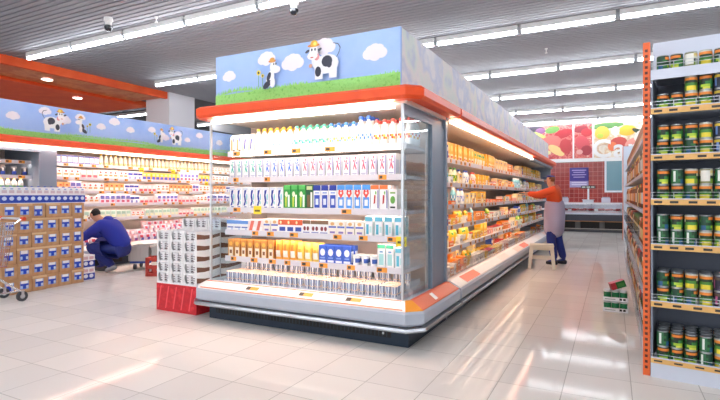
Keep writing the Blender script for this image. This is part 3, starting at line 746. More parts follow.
fill_run(RT, A, [('ch_pale', 3), ('ch_org', 1), ('royal', 1), ('ch_yel', 9), ('ch_bag', 6), ('ch_yel', 5), ('ch_pale', 8), ('ch_org', 4), ('ch_wedge', 5)], .14, 9.4, 1.7155, .27, .135, 'top shelf of aisle case', 1, tall=1.45)
fill_run(RT, A, [('aqua', 6), ('limeb', 4), ('whiteb', 4), ('roseb', 3), ('ch_yel', 6), ('tubr', 4), ('ch_pale', 8), ('ch_org', 6)], .12, 9.4, 1.4355, .25, .125, 'second shelf of aisle case', 2, tall=1.06)
fill_run(RT, A, [('ham', 4), ('aqua', 3), ('whiteb', 3), ('ch_pale', 4), ('ch_yel', 4), ('flat', 8), ('tubw', 6), ('ham', 5), ('ch_pale', 5)], .14, 9.4, 1.1755, .23, .14, 'third shelf of aisle case', 3, tall=1.09)
fill_run(RT, A, [('royal', 4), ('tuby', 2), ('ch_bag', 6), ('aqua', 1), ('ch_org', 4), ('ch_gr', 3), ('tubw', 5), ('ham', 6), ('ch_wedge', 4)], .13, 9.4, .9355, .23, .145, 'fourth shelf of aisle case', 4, tall=1.0)
fill_run(RT, A, [('ch_gr', 4), ('ch_bag', 7), ('tubw', 3), ('ch_yel', 4), ('ham', 3), ('tubr', 5), ('ch_org', 5), ('tubw', 6)], .13, 9.4, .6855, .22, .145, 'fifth shelf of aisle case', 5, tall=1.2)
fill_run(RT, A, [('ch_wedge', 4), ('ch_org', 3), ('ch_bag', 2), ('tubw', 6), ('tubr', 3), ('tuby', 4), ('flat', 4), ('tubw', 4)], .13, 9.4, .3855, .12, .145, 'front deck row, aisle case', 6, tall=1.3)
fill_run(RT, A, [('ch_org', 6), ('tubw', 5), ('tuby', 4), ('ch_wedge', 6), ('royal', 2), ('tubr', 5)], .16, 6.0, .3855, .27, .145, 'second deck row, aisle case', 7, tall=1.5)
LT = (LX, LY)
fill_run(LT, A, [('l_stamp', 9), ('l_yel', 28), ('l_white', 6), ('l_pink', 5)], 2.62, 8.6, 1.8455, .30, .102, 'top shelf of left case', 11, .04, tall=1.0)
fill_run(LT, A, [('l_white', 5), ('l_pink', 3), ('l_white', 6), ('l_blue', 3), ('l_yellow', 9), ('l_lav', 5), ('l_yellow', 4)], 2.62, 8.6, 1.6055, .28, .108, 'second shelf of left case', 12, .06, tall=1.35)
fill_run(LT, A, [('l_orange', 3), ('l_lav', 2), ('l_white', 4), ('l_orange', 4), ('l_blue', 3), ('l_pink', 4), ('l_white', 3), ('l_orange', 3)], 2.62, 8.6, 1.3655, .25, .108, 'third shelf of left case', 13, .06, tall=1.3)
fill_run(LT, A, [('l_pink', 5), ('l_white', 3), ('l_lav', 6), ('l_blue', 2), ('l_pink', 4), ('l_lav', 5)], 2.62, 8.6, 1.1355, .22, .108, 'fourth shelf of left case', 14, .06, tall=1.3)
fill_run(LT, A, [('l_pink', 4), ('l_mint', 10), ('l_white', 3), ('l_mint', 8)], 2.62, 8.6, .8655, .20, .108, 'fifth shelf of left case', 15, .06)
rnd = random.Random(21)
for r in range(4):
    x = 3.1 + r * .03; n = 1
    while x < 7.4:
        k = 'l_snack' if rnd.random() < .6 else 'l_snack2'
        if x < 4.5 and r > 1: x += .14; continue
        X, Y = along(LT, A, x, .10 + r * .12)
        K[k][0].put((X, Y, .3815 + r * .075), A + rnd.uniform(-.18, .18), '%s, %s from near end, %s row of pile' % (K[k][1], nth(n), nth(r + 1)), None, (0, rnd.uniform(-.01, .01)))
        x += .145; n += 1
# a stepped support under the pile
s_ = MB()
for r in range(1, 4): s_.box(3.0, 7.5, .044 + r * .12, .164 + r * .12, .381, .379 + r * .075, 'shelf_white')
s_.build('step_riser', W_)
# near bay behind the boxes
fill_run(LT, A, [('l_mesh', 9)], .25, 1.3, 1.6055, .28, .115, 'second shelf behind boxes', 31, .25)
fill_run(LT, A, [('l_mesh', 5)], 1.38, 2.2, 1.6055, .28, .16, 'second shelf behind boxes, right', 34, .4)
fill_run(LT, A, [('l_grn', 20)], .3, 2.2, 1.3655, .25, .095, 'third shelf behind boxes', 32, .1)
fill_run(LT, A, [('l_white', 4), ('l_blue', 3)], .3, 2.2, 1.1355, .22, .11, 'fourth shelf behind boxes', 33, .1)

# yellow price cards hanging from shelves
def card():
    mb = MB().box(-.05, .05, -.004, 0, -.055, .03, C('#f7dc2e')); mb.box(-.035, .035, -.005, -.004, -.03, -.01, C('#6a5a20'))
    return mb.build('price_card')
PC = Proto(card, 'price card')
PC.put(ew(.50, .176, 1.155), 0, 'yellow price card hanging from the third shelf of the glass-sided end case')
PC.put(ew(2.14, .136, .90), 0, 'yellow price card at the glass corner of the end case, fourth shelf')
for x, z, yv, l in ((4.35, 1.82, .205, 'yellow price card under kefir bottles, nearest of three on left aisle case'), (5.15, 1.82, .205, 'yellow price card under kefir bottles, middle of three on left aisle case'), (6.1, 1.58, .185, 'yellow price card on second shelf of left aisle case, farthest of three')):
    X, Y = along(LT, A, x, yv); PC.put((X, Y, z), A, l)

# ------------------------------------------------------------------ milk boxes in the left aisle
def kraft_box(lid, tall):
    def mk():
        w, d, h = .187, .30, .1965
        mb = MB().box(-w / 2, w / 2, -d / 2, d / 2, 0, h, 'kraft')
        o = mb.build('cardboard_box', bevel=.007)
        if lid:
            MB().box(-w / 2 - .004, w / 2 + .001, -d / 2 - .012, d / 2, h - .026, h + .001, 'kraft_lid').build('lid_flap', o)
        L_ = MB(); lo, hi = (.03, .165) if tall else (.05, .158)
        yq = -d / 2
        L_.box(-.054, .054, yq - .0012, yq, lo, hi, C('#8fb2e2') if not tall else C('#7f9cd8'))
        art = [('r', (.12, .88, .62, 1), '#eef2f8'), ('r', (.02, .98, .42, .66), '#1446c4'), ('r', (.32, .68, .02, .5), '#1446c4'), ('e', (.82, .28, .12, .16), '#c8daf2'), ('e', (.18, .28, .12, .16), '#a8c4ec')]
        if tall: art.append(('r', (.12, .88, .0, .12), '#1c3fae'))
        m2 = MB(); art_on(m2, .108, hi - lo, yq - .0012, art, lo)
        for fc, mi in zip(m2.f, m2.fm): L_.face([m2.v[q] for q in fc], m2.ms[mi])
        L_.build('printed_label', o)
        return o
    return mk
KB = {(a_, b_): Proto(kraft_box(a_, b_), 'cardboard box') for a_ in (0, 1) for b_ in (0, 1)}
rnd = random.Random(4)
lidmap = {(5, 2): 1, (5, 4): 1, (4, 3): 1, (4, 4): 1, (4, 5): 1, (3, 3): 1, (2, 2): 1, (2, 3): 1, (2, 4): 1, (2, 5): 1, (0, 3): 1, (0, 6): 1, (1, 0): 1, (5, 0): 1, (3, 1): 1}
tallmap = {(5, 3): 1, (4, 6): 1, (3, 6): 1, (2, 2): 1, (1, 6): 1}
for rI in range(6):
    for cI in range(1, 7):
        lid = lidmap.get((rI, cI), 0); tall = tallmap.get((rI, cI), 0)
        yy = 3.245 + .195 * cI + .006 * rI * 0 + .0975
        KB[(lid, tall)].put((-6.90 - .15 - rnd.uniform(0, .03) - .018 * cI, yy, .1975 * rI), A + rnd.uniform(-.006, .006),
            'brown cardboard milk box%s, %s row from floor, %s column from left' % (' with pale lid' if lid else '', nth(rI + 1), nth(cI)))
def milk_case():
    w, d, h = .20, .28, .19
    o = MB().box(-w / 2, w / 2, -d / 2, d / 2, 0, h, C('#f1f2f5')).build('milk_multipack')
    L_ = MB(); art_on(L_, w, h, -d / 2 - .0004, [('r', (0, 1, .05, .56), '#2240a8'), ('e', (.28, .34, .17, .16), '#dfe8f6'), ('e', (.72, .34, .17, .16), '#dfe8f6'), ('r', (.1, .45, .66, .9), '#d8b8c0'), ('r', (.55, .9, .66, .9), '#d8b8c0')])
    art_on(L_, w, h, -d / 2 - .0004, [])
    L_.build('printed_sleeve', o)
    return o
MC = Proto(milk_case, 'milk multipack')
for k in range(2):
    MC.put((-7.24, 4.73, .0005 + .1915 * k), A, 'white and blue milk multipack at the right end of the box stack, %s one' % ('lower' if k == 0 else 'upper'))
def uht():
    w, d, h = .088, .064, .22
    o = MB().box(-w / 2, w / 2, -d / 2, d / 2, 0, h, C('#eef0f4'))
    o.box(-w / 2 - .0006, w / 2 + .0006, -d / 2 - .0006, d / 2 + .0006, .008, h * .5, C('#1f45b4'))
    art_on(o, w, h, -d / 2 - .0008, [('e', (.5, .3, .33, .12), '#cfe0f6'), ('r', (.15, .85, .62, .8), '#d2c2cc'), ('r', (.3, .7, .84, .92), '#9ab0dc')])
    ob = o.build('milk_carton')
    MB().lathe([(.014, h), (.014, h + .012)], 8, C('#2f55c0')).build('cap', ob)
    return ob
UH = Proto(uht, 'milk carton')
for rr in range(2):
    for k in range(13):
        UH.put((-6.98 - .16 * rr - .008 * k, 3.49 + .092 * k, 1.187), A + random.uniform(-.05, .05), 'blue and white milk carton, %s from left, %s row on the boxes' % (nth(k + 1), 'front' if rr == 0 else 'back'))

# ------------------------------------------------------------------ pudding trays on the red pedestal
mat('red_print', '#d8202c', 0.5, noise=['#c81828', '#e63038'], scale=14)
rp = MB().box(-4.605, -3.99, 3.88, 4.62, 0, .305, 'red_print')
rp2 = []
for k in range(5):
    rp.face([(-4.59 + k * .12, 3.879, .03), (-4.57 + k * .12, 3.879, .03), (-4.52 + k * .12, 3.879, .28), (-4.54 + k * .12, 3.879, .28)], '#f2525a')
tag(rp.build('pedestal'), 'bright red printed cardboard pedestal under the white pudding trays', 'pedestal')
def pud_tray():
    w, d, h = .2, .355, .118
    mb = MB().box(-w / 2, w / 2, -d / 2, d / 2, 0, .004, W0)
    for sx in (-1, 1):
        x0, x1 = (-w / 2, -w / 2 + .004) if sx < 0 else (w / 2 - .004, w / 2)
        mb.box(x0, x1, -d / 2, d / 2, .004, h, W0)
        xs = sx * (w / 2 + .0006)
        pts = [(xs, -d / 2 * sx * .98, .035), (xs, -d / 6 * sx, .028), (xs, d / 6 * sx, .036), (xs, d / 2 * sx * .98, .05), (xs, d / 2 * sx * .98, .085), (xs, d / 6 * sx, .072), (xs, -d / 6 * sx, .074), (xs, -d / 2 * sx * .98, .092)]
        mb.face(pts, '#7a5240')
    mb.box(-w / 2 + .004, w / 2 - .004, d / 2 - .004, d / 2, .004, h, W0)
    # curved front ears
    for sx in (-1, 1):
        prev = None
        pts = [(sx * w / 2, .004), (sx * .058, .004), (sx * .06, .02), (sx * .07, .045), (sx * .082, .075), (sx * .078, .1), (sx * .068, h), (sx * w / 2, h)]
        if sx > 0: pts = pts[::-1]
        pts = pts[::-1]
        mb.face([(x, -d / 2, z) for x, z in pts], W0); mb.face([(x, -d / 2 + .004, z) for x, z in pts[::-1]], W0)
    mb.box(-.056, .056, -d / 2, -d / 2 + .004, .004, .022, W0)
    return mb.build('pudding_tray')
def pud_cup():
    o = MB().lathe([(.035, 0), (.037, .02), (.038, .035), (.039, .05), (.040, .06), (.041, .075), (.042, .085), (.0435, .106)], 10, W0, pick=lambda j, k: ('#84757a' if j in (1, 3, 5) and k % 5 else '#f2f0f2')).build('pudding_cup')
    MB().lathe([(.0445, .106), (.0445, .111)], 10, C('#e4e2e6', .4)).build('foil_lid', o)
    return o
PT = Proto(pud_tray, 'pudding tray'); PU = Proto(pud_cup, 'pudding cup')
for rr, (yc, tiers) in enumerate(((4.06, 5), (4.425, 6))):
    for t in range(tiers):
        for cI in range(3):
            x = -4.50 + cI * .205; z = .3055 + t * .119
            PT.put((x, yc, z), 0, 'white pudding tray with curved front, %s column, %s tier from pedestal, %s row' % (nth(cI + 1), nth(t + 1), 'front' if rr == 0 else 'back'))
            top = t == tiers - 1
            spots = [(-.047, -.122), (.047, -.122)] if rr == 0 or top else []
            if top: spots = [(a_, b_) for b_ in (-.12, -.02, .08) for a_ in (-.047, .047)]
            for i, (a_, b_) in enumerate(spots):
                PU.put((x + a_, yc + b_, z + .0045), .3, 'white and brown pudding cup, %s column, %s tier, %s tray row' % (nth(cI + 1), nth(t + 1), 'front' if rr == 0 else 'back'), 'pudding cups in the %s column, %s tier, %s row' % (nth(cI + 1), nth(t + 1), 'front' if rr == 0 else 'back'))

# ------------------------------------------------------------------ can rack at the right
GX, GY, GR = .245, 4.07, math.radians(-7.5)
G = empty('can_rack', (GX, GY, 0), GR); tag(G, 'grey shelf rack of food cans with perforated orange upright at the right edge', 'shelf rack')
mat('rack_grey', '#d0d5e2', 0.4); mat('rack_back', '#6d7484', 0.55)
GW = .92
MB().box(0, GW, -.005, .46, .0, .105, 'rack_grey').build('kick_plate', G)
MB().box(0, GW, .46, .49, .0, 2.40, 'rack_back').build('back_panel', G)
MB().box(0, GW, .215, .235, 2.155, 2.44, 'rack_grey').box(0, GW, .235, .46, 2.42, 2.44, 'rack_grey').build('header_panel', G)
for sx in (0, GW - .012): MB().box(sx, sx + .012, .0, .46, .105, 2.15, C('#7d8594')).build('side_panel', G)
up = MB().box(-.05, -.006, .01, .06, 0, 2.40, 'orange_steel')
for k in range(58):
    up.face([(-.038, .0095, .05 + k * .04), (-.020, .0095, .05 + k * .04), (-.020, .0095, .07 + k * .04), (-.038, .0095, .07 + k * .04)], '#5a2416')
    up.face([(-.0505, .045, .05 + k * .04), (-.0505, .025, .05 + k * .04), (-.0505, .025, .07 + k * .04), (-.0505, .045, .07 + k * .04)], '#5a2416')
up.build('upright', G)
GS = [2.205, 1.93, 1.60, 1.285, .965, .56, .135]
for j, z in enumerate(GS):
    if j < 6:
        sh = MB().box(.013, GW - .013, .0, .435, z - .05, z - .02, 'rack_grey').build('shelf', G)
    else:
        sh = MB().box(.013, GW - .013, .0, .435, .105, z - .02, 'rack_grey').build('shelf', G)
    if j == 0:
        MB().box(.0, GW, -.014, 0, z - .085, z - .015, 'rack_grey').build('front_lip', sh)
    else:
        pr = MB(); rnd = random.Random(j)
        z0, z1 = z - .055, z - .015
        if j == 6: z0, z1 = .105, .14
        pr.box(.0, GW, -.014, 0, z0, z1, C('#e3b169'))
        x = .02
        while x < GW - .1:
            pr.face([(x, -.0145, z0 + .012), (x + .05, -.0145, z0 + .012), (x + .05, -.0145, z1 - .012), (x, -.0145, z1 - .012)], '#3a342e'); x += rnd.uniform(.085, .13)
        pr.box(.0, GW, -.016, 0.0, z1, z1 + .006, 'rack_grey')
        pr.build('price_rail', sh)
    gw = MB()
    for zz in (z + .012, z + .034): gw.tube((.0, -.008, zz), (GW, -.008, zz), .0022, 'steel', 5)
    for k in range(8): gw.tube((.01 + k * (GW - .02) / 7, -.008, z - .018), (.01 + k * (GW - .02) / 7, -.008, z + .034), .0022, 'steel', 5)
    gw.build('wire_guard', sh)

def can(pal, hh=.108, r=.0375):
    def mk():
        o = MB().lathe([(r * .96, 0), (r, .003), (r, hh - .003), (r * .96, hh), (r * .9, hh - .002)], 16, C('#b4b8ba', .3, .85)).build('food_can')
        zs = [.006, .02, .038, .058, .076, .094, hh - .006]
        def pk(j, k): return pal(j, k)
        MB().lathe([(r + .0006, z) for z in zs], 16, C('#1c4a2a'), caps=False, pick=pk).build('label', o)
        return o
    return mk
def pal_green(j, k):
    f_ = min(k, 15 - k)          # 0 = front seam
    if k in (6, 7, 8): return '#e6ebe2' if j in (1, 2, 3, 4) and k == 7 else '#2f6a44'
    if k in (10, 11): return '#2a5f8c' if j < 2 else '#1f4a34'
    if j == 5: return '#27382c' if f_ > 1 else '#3a3a2a'
    if j == 4: return '#e8822e' if f_ <= 2 else '#1d4a2a'
    if j == 3: return '#1b2a1c' if f_ <= 1 else '#2c6b38'
    if j == 2: return '#2f7a38' if k < 8 else '#173a22'
    if j == 1: return '#a8c838' if f_ <= 1 else '#2f7a3c'
    return '#d8d84a' if k in (0, 15, 1) else '#256036'
def pal_corn(j, k):
    f_ = min(k, 15 - k)
    if k in (6, 7, 8, 9): return '#e9e6dc' if j not in (0, 5) else '#8a8a5a'
    if j == 5: return '#c8c4b0'
    if j == 4: return '#ea8a32' if f_ <= 3 else '#d8c47a'
    if j == 3: return '#1e3a20' if f_ <= 2 else '#d8d6b4'
    if j == 2: return '#4a8a34' if f_ <= 2 else '#24402a'
    return '#e6d23a' if f_ <= 1 else '#7a9a34'
def pal_purple(j, k):
    if j in (0, 5): return '#3a2f4a'
    return '#c86a9a' if k % 4 == 1 and 1 <= j <= 3 else ('#2c2438' if j != 4 else '#5a4a3a')
def pal_blue(j, k):
    if j in (0, 5): return '#23304a'
    return '#6a8ac8' if k % 4 == 1 and 1 <= j <= 3 else ('#1e2638' if j != 4 else '#c8b03a')
CK = {'green': (Proto(can(pal_green), 'food can'), 'green and orange'), 'corn': (Proto(can(pal_corn), 'food can'), 'cream and orange'), 'purple': (Proto(can(pal_purple), 'food can'), 'dark purple'), 'blue': (Proto(can(pal_blue), 'food can'), 'dark blue')}
rnd = random.Random(12)
layout = {0: ('ggcccccc', 1, 2), 1: ('ggccbppp', 2, 2), 2: ('ggccbppp', 2, 2), 3: ('ggcccppp', 2, 2), 4: ('ggcccppp', 2, 2), 5: ('ggccppcp', 2, 3), 6: ('ggggcppp', 2, 4)}
step = .0905
for j, z in enumerate(GS):
    kinds, lays, deep = layout[j]
    for r in range(deep):
        for n, ch in enumerate(kinds):
            for ly in range(lays):
                if j == 1 and ly == 1 and n in (0, 1): continue
                if r == deep - 1 and deep > 2 and n > 6: continue
                key = {'g': 'green', 'c': 'corn', 'p': 'purple', 'b': 'blue'}[ch]
                if ch == 'c' and rnd.random() < .35: key = 'green'
                lx = .07 + n * step * .93 + rnd.uniform(-.003, .003); ly_y = .048 + r * .082
                if j == 0: ly_y = .05 + r * .081
                X, Y = along((GX, GY), GR, lx, ly_y)
                turn = rnd.choice([0, 0, 0.35, -0.3, 0.2, 1.6, PI * .9]) + rnd.uniform(-.15, .15)
                w_ = CK[key][1]
                CK[key][0].put((X, Y, z - .0195 + ly * .1085), GR + turn, '%s can, %s from left, %s layer, %s row, %s shelf' % (w_, nth(n + 1), 'upper' if ly else 'lower', nth(r + 1), nth(j + 1)))

# ------------------------------------------------------------------ aisle shelving going back from the can rack
SL = 5.9
S = empty('aisle_shelving', (.225, 10.55, 0), -PI / 2); tag(S, 'long grey aisle shelving of jars running back behind the can rack', 'shelving')
MB().box(0, SL, .0, .5, 0, .14, 'rack_grey').build('kick_plate', S)
MB().box(0, SL, .47, .5, .14, 1.98, 'rack_back').build('back_panel', S)
SZ = [.16, .52, .86, 1.18, 1.48, 1.76]
for z in SZ:
    sh = MB().box(.01, SL - .01, 0, .47, z - .025, z, 'rack_grey').build('shelf', S)
    MB().box(.01, SL - .01, -.008, 0, z - .03, z + .002, C('#b8bcc8')).build('price_rail', sh)
    if z < .9: MB().box(.01, SL - .01, -.03, -.026, z - .01, z + .16, 'acrylic').build('front_guard', sh)
for k in range(5):
    u_ = MB().box(k * SL / 4 - .02, k * SL / 4 + .02, .47, .51, 0, 2.05, 'orange_steel'); u_.build('upright', S)
def jar(glass, lid, lab):
    def mk():
        o = MB().lathe([(.036, 0), (.04, .01), (.04, .10), (.033, .118)], 9, glass).build('food_jar')
        MB().lathe([(.035, .118), (.035, .135)], 9, lid).build('lid', o)
        MB().lathe([(.0406, .025), (.0406, .085)], 9, lab, caps=False).build('label', o)
        return o
    return mk
JK = [(Proto(jar('#7a3a24', '#d8b050', '#c8843c'), 'food jar'), 'brown'), (Proto(jar('#5c4a24', '#3f7a3c', '#d8c88a'), 'food jar'), 'olive'), (Proto(jar('#8a2f22', '#c8443a', '#e6c890'), 'food jar'), 'red'), (Proto(jar('#b8742c', '#e8dcc0', '#d8d0c0'), 'food jar'), 'amber'), (Proto(jar('#3f4a2a', '#5a5a60', '#c8ccd2'), 'food jar'), 'dark green'), (Proto(jar('#d8c8a0', '#4a4a52', '#8a8478'), 'food jar'), 'pale')]
rnd = random.Random(3)
for j, z in enumerate(SZ[:5]):
    x = SL - .10; n = 1; kk = 0
    while x > .3:
        if n % 2 == 1: kk = rnd.randrange(6)
        X, Y = along((.225, 10.55), -PI / 2, x, .05)
        JK[kk][0].put((X, Y, z + .0006), rnd.uniform(0, 6), '%s food jar, %s from near end, %s shelf up behind can rack' % (JK[kk][1], nth(n), nth(j + 1)), None, (0, 0), (1.1, 1.1, 1.65))
        x -= .105; n += 1
def juice():
    return box_pack('juice_carton', .09, .09, .17, '#a8743c', [('r', (.1, .9, .1, .5), '#e2c48a'), ('e', (.5, .72, .3, .14), '#c84a2c')])()
JU = Proto(juice, 'juice carton'); x = SL - .12; n = 1
while x > .3:
    X, Y = along((.225, 10.55), -PI / 2, x, .06)
    JU.put((X, Y, 1.7605), -PI / 2, 'brown juice carton, %s from near end, top shelf behind can rack' % nth(n)); x -= .12; n += 1
# trays of green cans on the floor
def floor_tray():
    w, d = .25, .17
    mb = MB().box(-w / 2, w / 2, -d / 2, d / 2, 0, .004, W0).box(-w / 2, w / 2, -d / 2, -d / 2 + .004, .004, .045, W0).box(-w / 2, w / 2, d / 2 - .004, d / 2, .004, .045, W0)
    mb.box(-w / 2, -w / 2 + .004, -d / 2 + .004, d / 2 - .004, .004, .045, W0).box(w / 2 - .004, w / 2, -d / 2 + .004, d / 2 - .004, .004, .045, W0)
    art_on(mb, w, .045, -d / 2, [('r', (.66, .76, .3, .8), '#2a2a2a'), ('r', (.8, .9, .3, .8), '#2a2a2a'), ('r', (.08, .5, .4, .6), '#9aa4a0')])
    return mb.build('can_tray')
FT = Proto(floor_tray, 'can tray')
def pal_flat(j, k):
    if j == 5: return '#e8ece4'
    return '#157a48' if j in (1, 2, 3, 4) else '#0f5a36'
PG = Proto(can(pal_flat), 'food can')
for t in range(2):
    FT.put((.03, 6.2, .0005 + t * .119), 0, 'white cardboard can tray on the floor, %s of two' % ('lower' if t == 0 else 'upper'))
    for i in range(3):
        for j in range(2):
            PG.put((-.05 + i * .08, 6.16 + j * .08, .005 + t * .119), 0, 'plain green can, %s from left, %s row, %s floor tray' % (nth(i + 1), 'front' if j == 0 else 'back', 'lower' if t == 0 else 'upper'))
tb = MB().box(-.075, .075, -.05, .05, 0, .075, C('#b8303a')); art_on(tb, .15, .075, -.05, [('r', (.35, 1, 0, 1), '#1f6a2c'), ('r', (.45, .9, .2, .7), '#3f8a3c')])
tbo = tb.build('juice_carton', None, (.06, 6.2, .24), .25); tbo.rotation_euler = (0, -.35, .25); tbo.location.z = .262
tag(tbo, 'red and green carton lying tilted on the floor can trays', 'carton')
# ------------------------------------------------------------------ crates and dolly in the left aisle
mat('crate_red', '#b8392c', 0.5); mat('crate_grey', '#c4c0bb', 0.5)
r = MB()
w, d, h = .30, .30, .30
r.box(-w / 2, w / 2, -d / 2, d / 2, 0, .012, 'crate_red')
for z0, z1 in ((.012, .05), (.12, .16), (.25, h)):
    r.box(-w / 2, w / 2, -d / 2, -d / 2 + .014, z0, z1, 'crate_red'); r.box(-w / 2, w / 2, d / 2 - .014, d / 2, z0, z1, 'crate_red')
    r.box(-w / 2, -w / 2 + .014, -d / 2 + .014, d / 2 - .014, z0, z1, 'crate_red'); r.box(w / 2 - .014, w / 2, -d / 2 + .014, d / 2 - .014, z0, z1, 'crate_red')
for sx in (-1, 1):
    for sy in (-1, 1):
        x = sx * (w / 2 - .024); y = sy * (d / 2 - .024); r.box(x - .024, x + .024, y - .024, y + .024, .012, h, 'crate_red')
r.box(-.025, .025, -d / 2 + .001, -d / 2 + .013, .05, .25, 'crate_red')
rc = r.build('bottle_crate', None, (-6.56, 5.56, 0), .5, bevel=.004); tag(rc, 'red plastic bottle crate on the floor beside the white pudding trays', 'crate')
MB().box(-.05, .05, -.152, -.1495, .18, .235, C('#e8d8cc')).build('paper_label', rc)
dl = empty('dolly', (-7.25, 6.05, 0), .55); tag(dl, 'small blue wheeled dolly under the grey plastic crate', 'dolly')
mat('dolly_blue', '#2b479c', .45)
m = MB()
for yy in (-.2, .17): m.box(-.34, .34, yy, yy + .035, .115, .15, 'dolly_blue')
for xx in (-.34, -.02, .305): m.box(xx, xx + .035, -.165, .17, .12, .148, 'dolly_blue')
m.build('frame', dl)
for sx in (-.27, .27):
    for sy in (-.15, .15):
        m = MB(); m.tube((sx - .015, sy, .05), (sx + .015, sy, .05), .05, C('#4a4e56'), 14); m.build('wheel', dl)
        MB().box(sx - .022, sx + .022, sy - .015, sy + .015, .09, .116, 'steel').build('caster_fork', dl)
def plastic_crate():
    w, d, h = .34, .40, .26
    m = MB().box(-w / 2, w / 2, -d / 2, d / 2, 0, .01, 'crate_grey')
    m.box(-w / 2, w / 2, -d / 2, -d / 2 + .01, .01, h, 'crate_grey').box(-w / 2, w / 2, d / 2 - .01, d / 2, .01, h, 'crate_grey')
    m.box(-w / 2, -w / 2 + .01, -d / 2 + .01, d / 2 - .01, .01, h, 'crate_grey').box(w / 2 - .01, w / 2, -d / 2 + .01, d / 2 - .01, .01, h, 'crate_grey')
    m.box(-w / 2 - .012, w / 2 + .012, -d / 2 - .012, -d / 2, h - .03, h, 'crate_grey').box(-w / 2 - .012, -w / 2, -d / 2, d / 2, h - .03, h, 'crate_grey').box(w / 2, w / 2 + .012, -d / 2, d / 2, h - .03, h, 'crate_grey')
    for k in range(4): m.box(-w / 2 + .05 + k * .075, -w / 2 + .06 + k * .075, -d / 2 - .008, -d / 2, .02, h - .03, 'crate_grey')
    return m.build('plastic_crate')
PCR = Proto(plastic_crate, 'crate')
for k, dx in enumerate((-.195, .195)):
    PCR.put((-7.25 + dx * math.cos(.55), 6.05 + dx * math.sin(.55), .1505), .55, 'empty pale grey plastic crate on the blue dolly, %s one' % ('nearer the kneeling person' if k == 0 else 'nearer the red crate'))

# ------------------------------------------------------------------ shopping cart at the left edge
ca = empty('shopping_cart', (-6.62, 2.89, 0), 0); tag(ca, 'chrome wire shopping cart at the left edge in front of the boxes', 'shopping cart')
m = MB()
def bas(t, s, zt):   # t 0..1 along -y..+y, s -1..1 across; tapered basket
    hw = (.17 + .05 * t) * (1 if zt else .82)
    z0 = .50 - .06 * t if not zt else .86 + .10 * t
    return (s * hw, -.45 + .88 * t + (0 if zt else (.5 - t) * .12), z0)
def lerp(a_, b_, k): return tuple(a_[i] + (b_[i] - a_[i]) * k for i in range(3))
for s_ in (-1, 1):
    for k in range(19):
        t = k / 18; m.tube(bas(t, s_, 0), bas(t, s_, 1), .004, 'chrome', 4)
    for q in range(8):
        z = q / 7
        m.tube(lerp(bas(0, s_, 0), bas(0, s_, 1), z), lerp(bas(1, s_, 0), bas(1, s_, 1), z), .005 if q in (0, 7) else .004, 'chrome', 4)
for t in (0, 1):
    for k in range(9):
        s_ = -1 + k / 4; m.tube(bas(t, s_, 0), bas(t, s_, 1), .004, 'chrome', 4)
    for q in range(8):
        z = q / 7; m.tube(lerp(bas(t, -1, 0), bas(t, -1, 1), z), lerp(bas(t, 1, 0), bas(t, 1, 1), z), .005 if q in (0, 7) else .004, 'chrome', 4)
for k in range(12):
    t = k / 11; m.tube(bas(t, -1, 0), bas(t, 1, 0), .004, 'chrome', 4)
m.build('basket', ca)
for s_ in (-1, 1):
    fr = MB()
    fr.tube((s_ * .165, .05, .50), (s_ * .20, .50, .13), .013, 'chrome', 8)
    fr.tube((s_ * .20, .50, .13), (s_ * .18, -.46, .13), .011, 'chrome', 8)
    fr.tube((s_ * .165, -.2, .47), (s_ * .165, .08, .49), .011, 'chrome', 8)
    fr.tube((s_ * .18, -.46, .13), (s_ * .165, -.2, .47), .011, 'chrome', 8)
    fr.build('side_frame', ca)
    hs = MB(); hs.tube((s_ * .22, .43, .95), (s_ * .225, .52, 1.01), .011, 'chrome', 8); hs.build('handle_bracket', ca)
hd = MB(); hd.tube((-.22, .52, 1.01), (.22, .52, 1.01), .014, C('#b8bcc2', .3), 8); hd.build('handle', ca)
for s_ in (-1, 1):
    hc = MB(); hc.tube((s_ * .22, .52, 1.01), (s_ * .27, .52, 1.01), .024, C('#e2512c'), 10); hc.build('handle_cap', ca)
    for yy in (.53, -.46):
        wh = MB(); wh.tube((s_ * .20 - .016, yy, .062), (s_ * .20 + .016, yy, .062), .062, C('#3c4046', .6), 16); wh.tube((s_ * .20 - .018, yy, .062), (s_ * .20 + .018, yy, .062), .028, C('#b8bcc2', .4), 12); wo = wh.build('wheel', ca)
        MB().box(s_ * .20 - .024, s_ * .20 - .019, yy - .015, yy + .015, .055, .125, 'steel').box(s_ * .20 + .019, s_ * .20 + .024, yy - .015, yy + .015, .055, .125, 'steel').box(s_ * .20 - .024, s_ * .20 + .024, yy - .02, yy + .02, .122, .132, 'steel').build('fork', wo)

# ------------------------------------------------------------------ stool
so = empty('step_stool', (-1.12, 9.22, 0), .12); tag(so, 'cream plastic step stool on the floor beside the long chilled case', 'stool')
mat('stool_cream', '#d9d2c4', .45)
m = MB().box(-.2, .2, -.14, .14, .405, .43, 'stool_cream'); m.box(-.205, .205, -.145, .145, .385, .407, 'stool_cream'); m.build('seat', so, bevel=.008)
for sx in (-1, 1):
    for sy in (-1, 1):
        l = MB(); b0 = len(l.v)
        xt, yt, xb, yb = sx * .165, sy * .11, sx * .205, sy * .15
        a_ = .028
        l.v += [(xb - a_, yb - a_, 0), (xb + a_, yb - a_, 0), (xb + a_, yb + a_, 0), (xb - a_, yb + a_, 0), (xt - a_ * 1.2, yt - a_, .386), (xt + a_ * 1.2, yt - a_, .386), (xt + a_ * 1.2, yt + a_, .386), (xt - a_ * 1.2, yt + a_, .386)]
        for q in ((0, 3, 2, 1), (4, 5, 6, 7), (0, 1, 5, 4), (1, 2, 6, 5), (2, 3, 7, 6), (3, 0, 4, 7)): l.f.append(q); l.fm.append(l.mi('stool_cream'))
        l.build('leg', so, bevel=.005)
